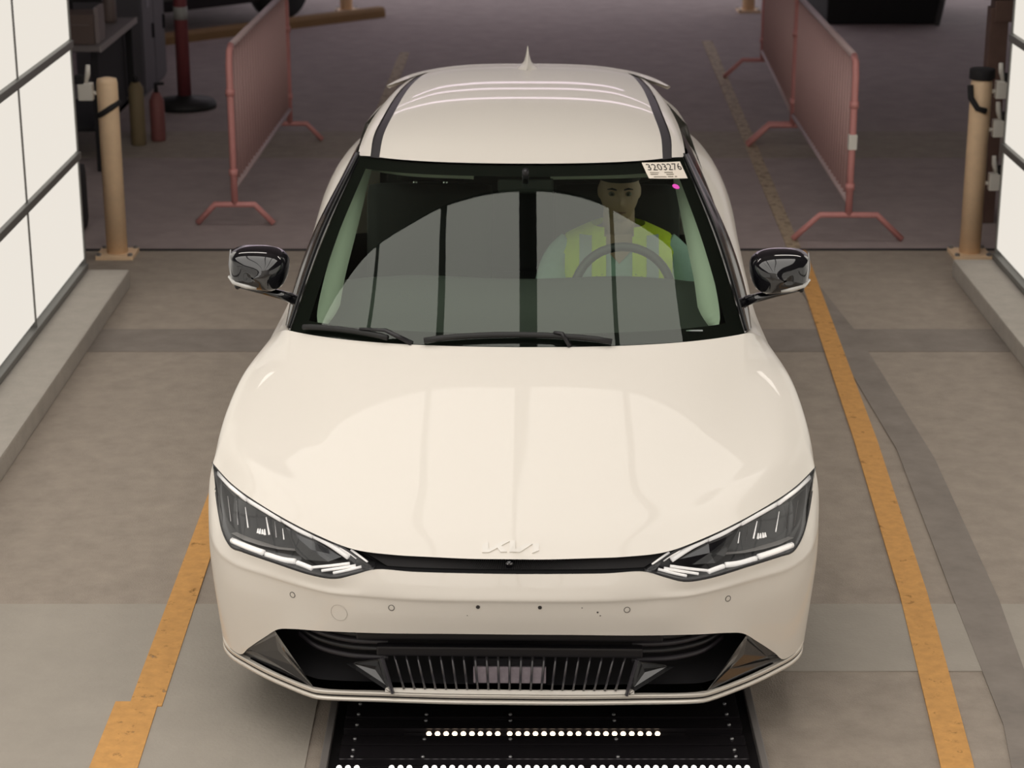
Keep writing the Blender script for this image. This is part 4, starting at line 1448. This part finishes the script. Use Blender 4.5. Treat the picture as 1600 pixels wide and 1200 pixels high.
MB().box((.0, -.132, .13), (.28, .006, .01)).out('flap_line', new_mat('carton_edge', (.16, .12, .11), .8), box)
MB().box((.18, .02, .12), (.03, .22, .24), bev=.004).out('side_flap', new_mat('flap_pale', (.24, .2, .2), .8), box)
mon = empty('monitor', (-3.15, 9.2, .864), label='dark monitor behind the carton on the work table', cat='monitor')
MB().box((0, 0, .01), (.24, .18, .02), bev=.005).out('stand', black_mat, mon)
MB().box((0, .02, .10), (.05, .04, .18)).out('neck', black_mat, mon)
MB().box((0, 0, .36), (.52, .04, .34), bev=.008).out('screen', black_plastic, mon)
jar = MB().lathe([(.05, 0), (.055, .02), (.055, .24), (.03, .27)], n=18).out('bottle', new_mat('bottle_brown', (.15, .11, .10), .5), None, True, label='brownish bottle at the far end of the work table', cat='bottle')
jar.location = (-2.92, 9.55, .864)

# things standing by the left bollard
bag = MB().box((0, 0, .2), (.26, .3, .4), bev=.06).out('bag', black_mat, None, True, label='black bag on the floor behind the left bollard', cat='bag')
bag.location = (-2.72, 6.75, 0)
bk_ = empty('canister', (-2.72, 9.35, 0), label='khaki canister standing behind the left bollard', cat='canister')
khaki = new_mat('khaki', (.2, .15, .08), .7)
MB().lathe([(.05, 0), (.055, .02), (.055, .42), (.03, .46)], n=20).out('shell', khaki, bk_, True)
MB().lathe([(.02, .455), (.02, .50), (.012, .51)], n=12).out('cap', black_mat, bk_, True)
rc = empty('canister', (-2.60, 9.5, 0), label='dull red canister with a black nozzle beside the khaki one', cat='canister')
MB().lathe([(.05, 0), (.055, .02), (.055, .30), (.025, .36)], n=20).out('shell', new_mat('dull_red', (.22, .075, .07), .6), rc, True)
MB().tube([(0, 0, .35), (0, 0, .42), (.06, -.03, .43)], [.018, .016, .012], 8).out('nozzle', black_mat, rc, True)

# grey lockers
lk = empty('locker', (-3.28, 11.85, 0), label='grey metal locker cabinet behind the red post', cat='cabinet')
lg = new_mat('locker_grey', (.105, .10, .115), .5)
lp = new_mat('locker_label', (.26, .25, .28), .6)
MB().box((0, 0, .95), (.54, 1.1, 1.9), bev=.006).out('body', lg, lk)
for k, y in enumerate((-.27, .27)):
    for j, z in enumerate((.48, 1.42)):
        dr = MB().box((.275, y, z), (.014, .51, .90), bev=.003).out('door', lg, lk)
        MB().box((.286, y - .02, z + .30), (.01, .12, .16)).out('label_plate', lp, dr)
        MB().box((.29, y + .18, z), (.02, .03, .12), bev=.004).out('handle', black_mat, dr)
for z in (.5, 1.0, 1.45):
    MB().box((-.05, -.555, z), (.18, .008, .14)).out('label_plate', lp, lk)

# black box standing in for a dark opening on the right, with a leaning pole
sh = empty('opening_box', (3.75, 16.2, 0), label='big black box in place of the dark opening at the top right of the hall', cat='container')
MB().box((0, 0, .75), (1.15, 1.6, 1.5), bev=.02).out('body', new_mat('opening_black', (.006, .006, .007), .7), sh)
MB().box((0, -.82, 1.1), (1.15, .05, .06)).out('rib', black_plastic, sh)
MB().tube([(4.26, 15.25, .02), (4.42, 15.5, .6), (4.55, 15.7, 1.1)], .03, 8).out('leaning_pole', new_mat('pole_grey', (.07, .07, .07), .6), None, True, label='grey pole leaning beside the black box', cat='pole')
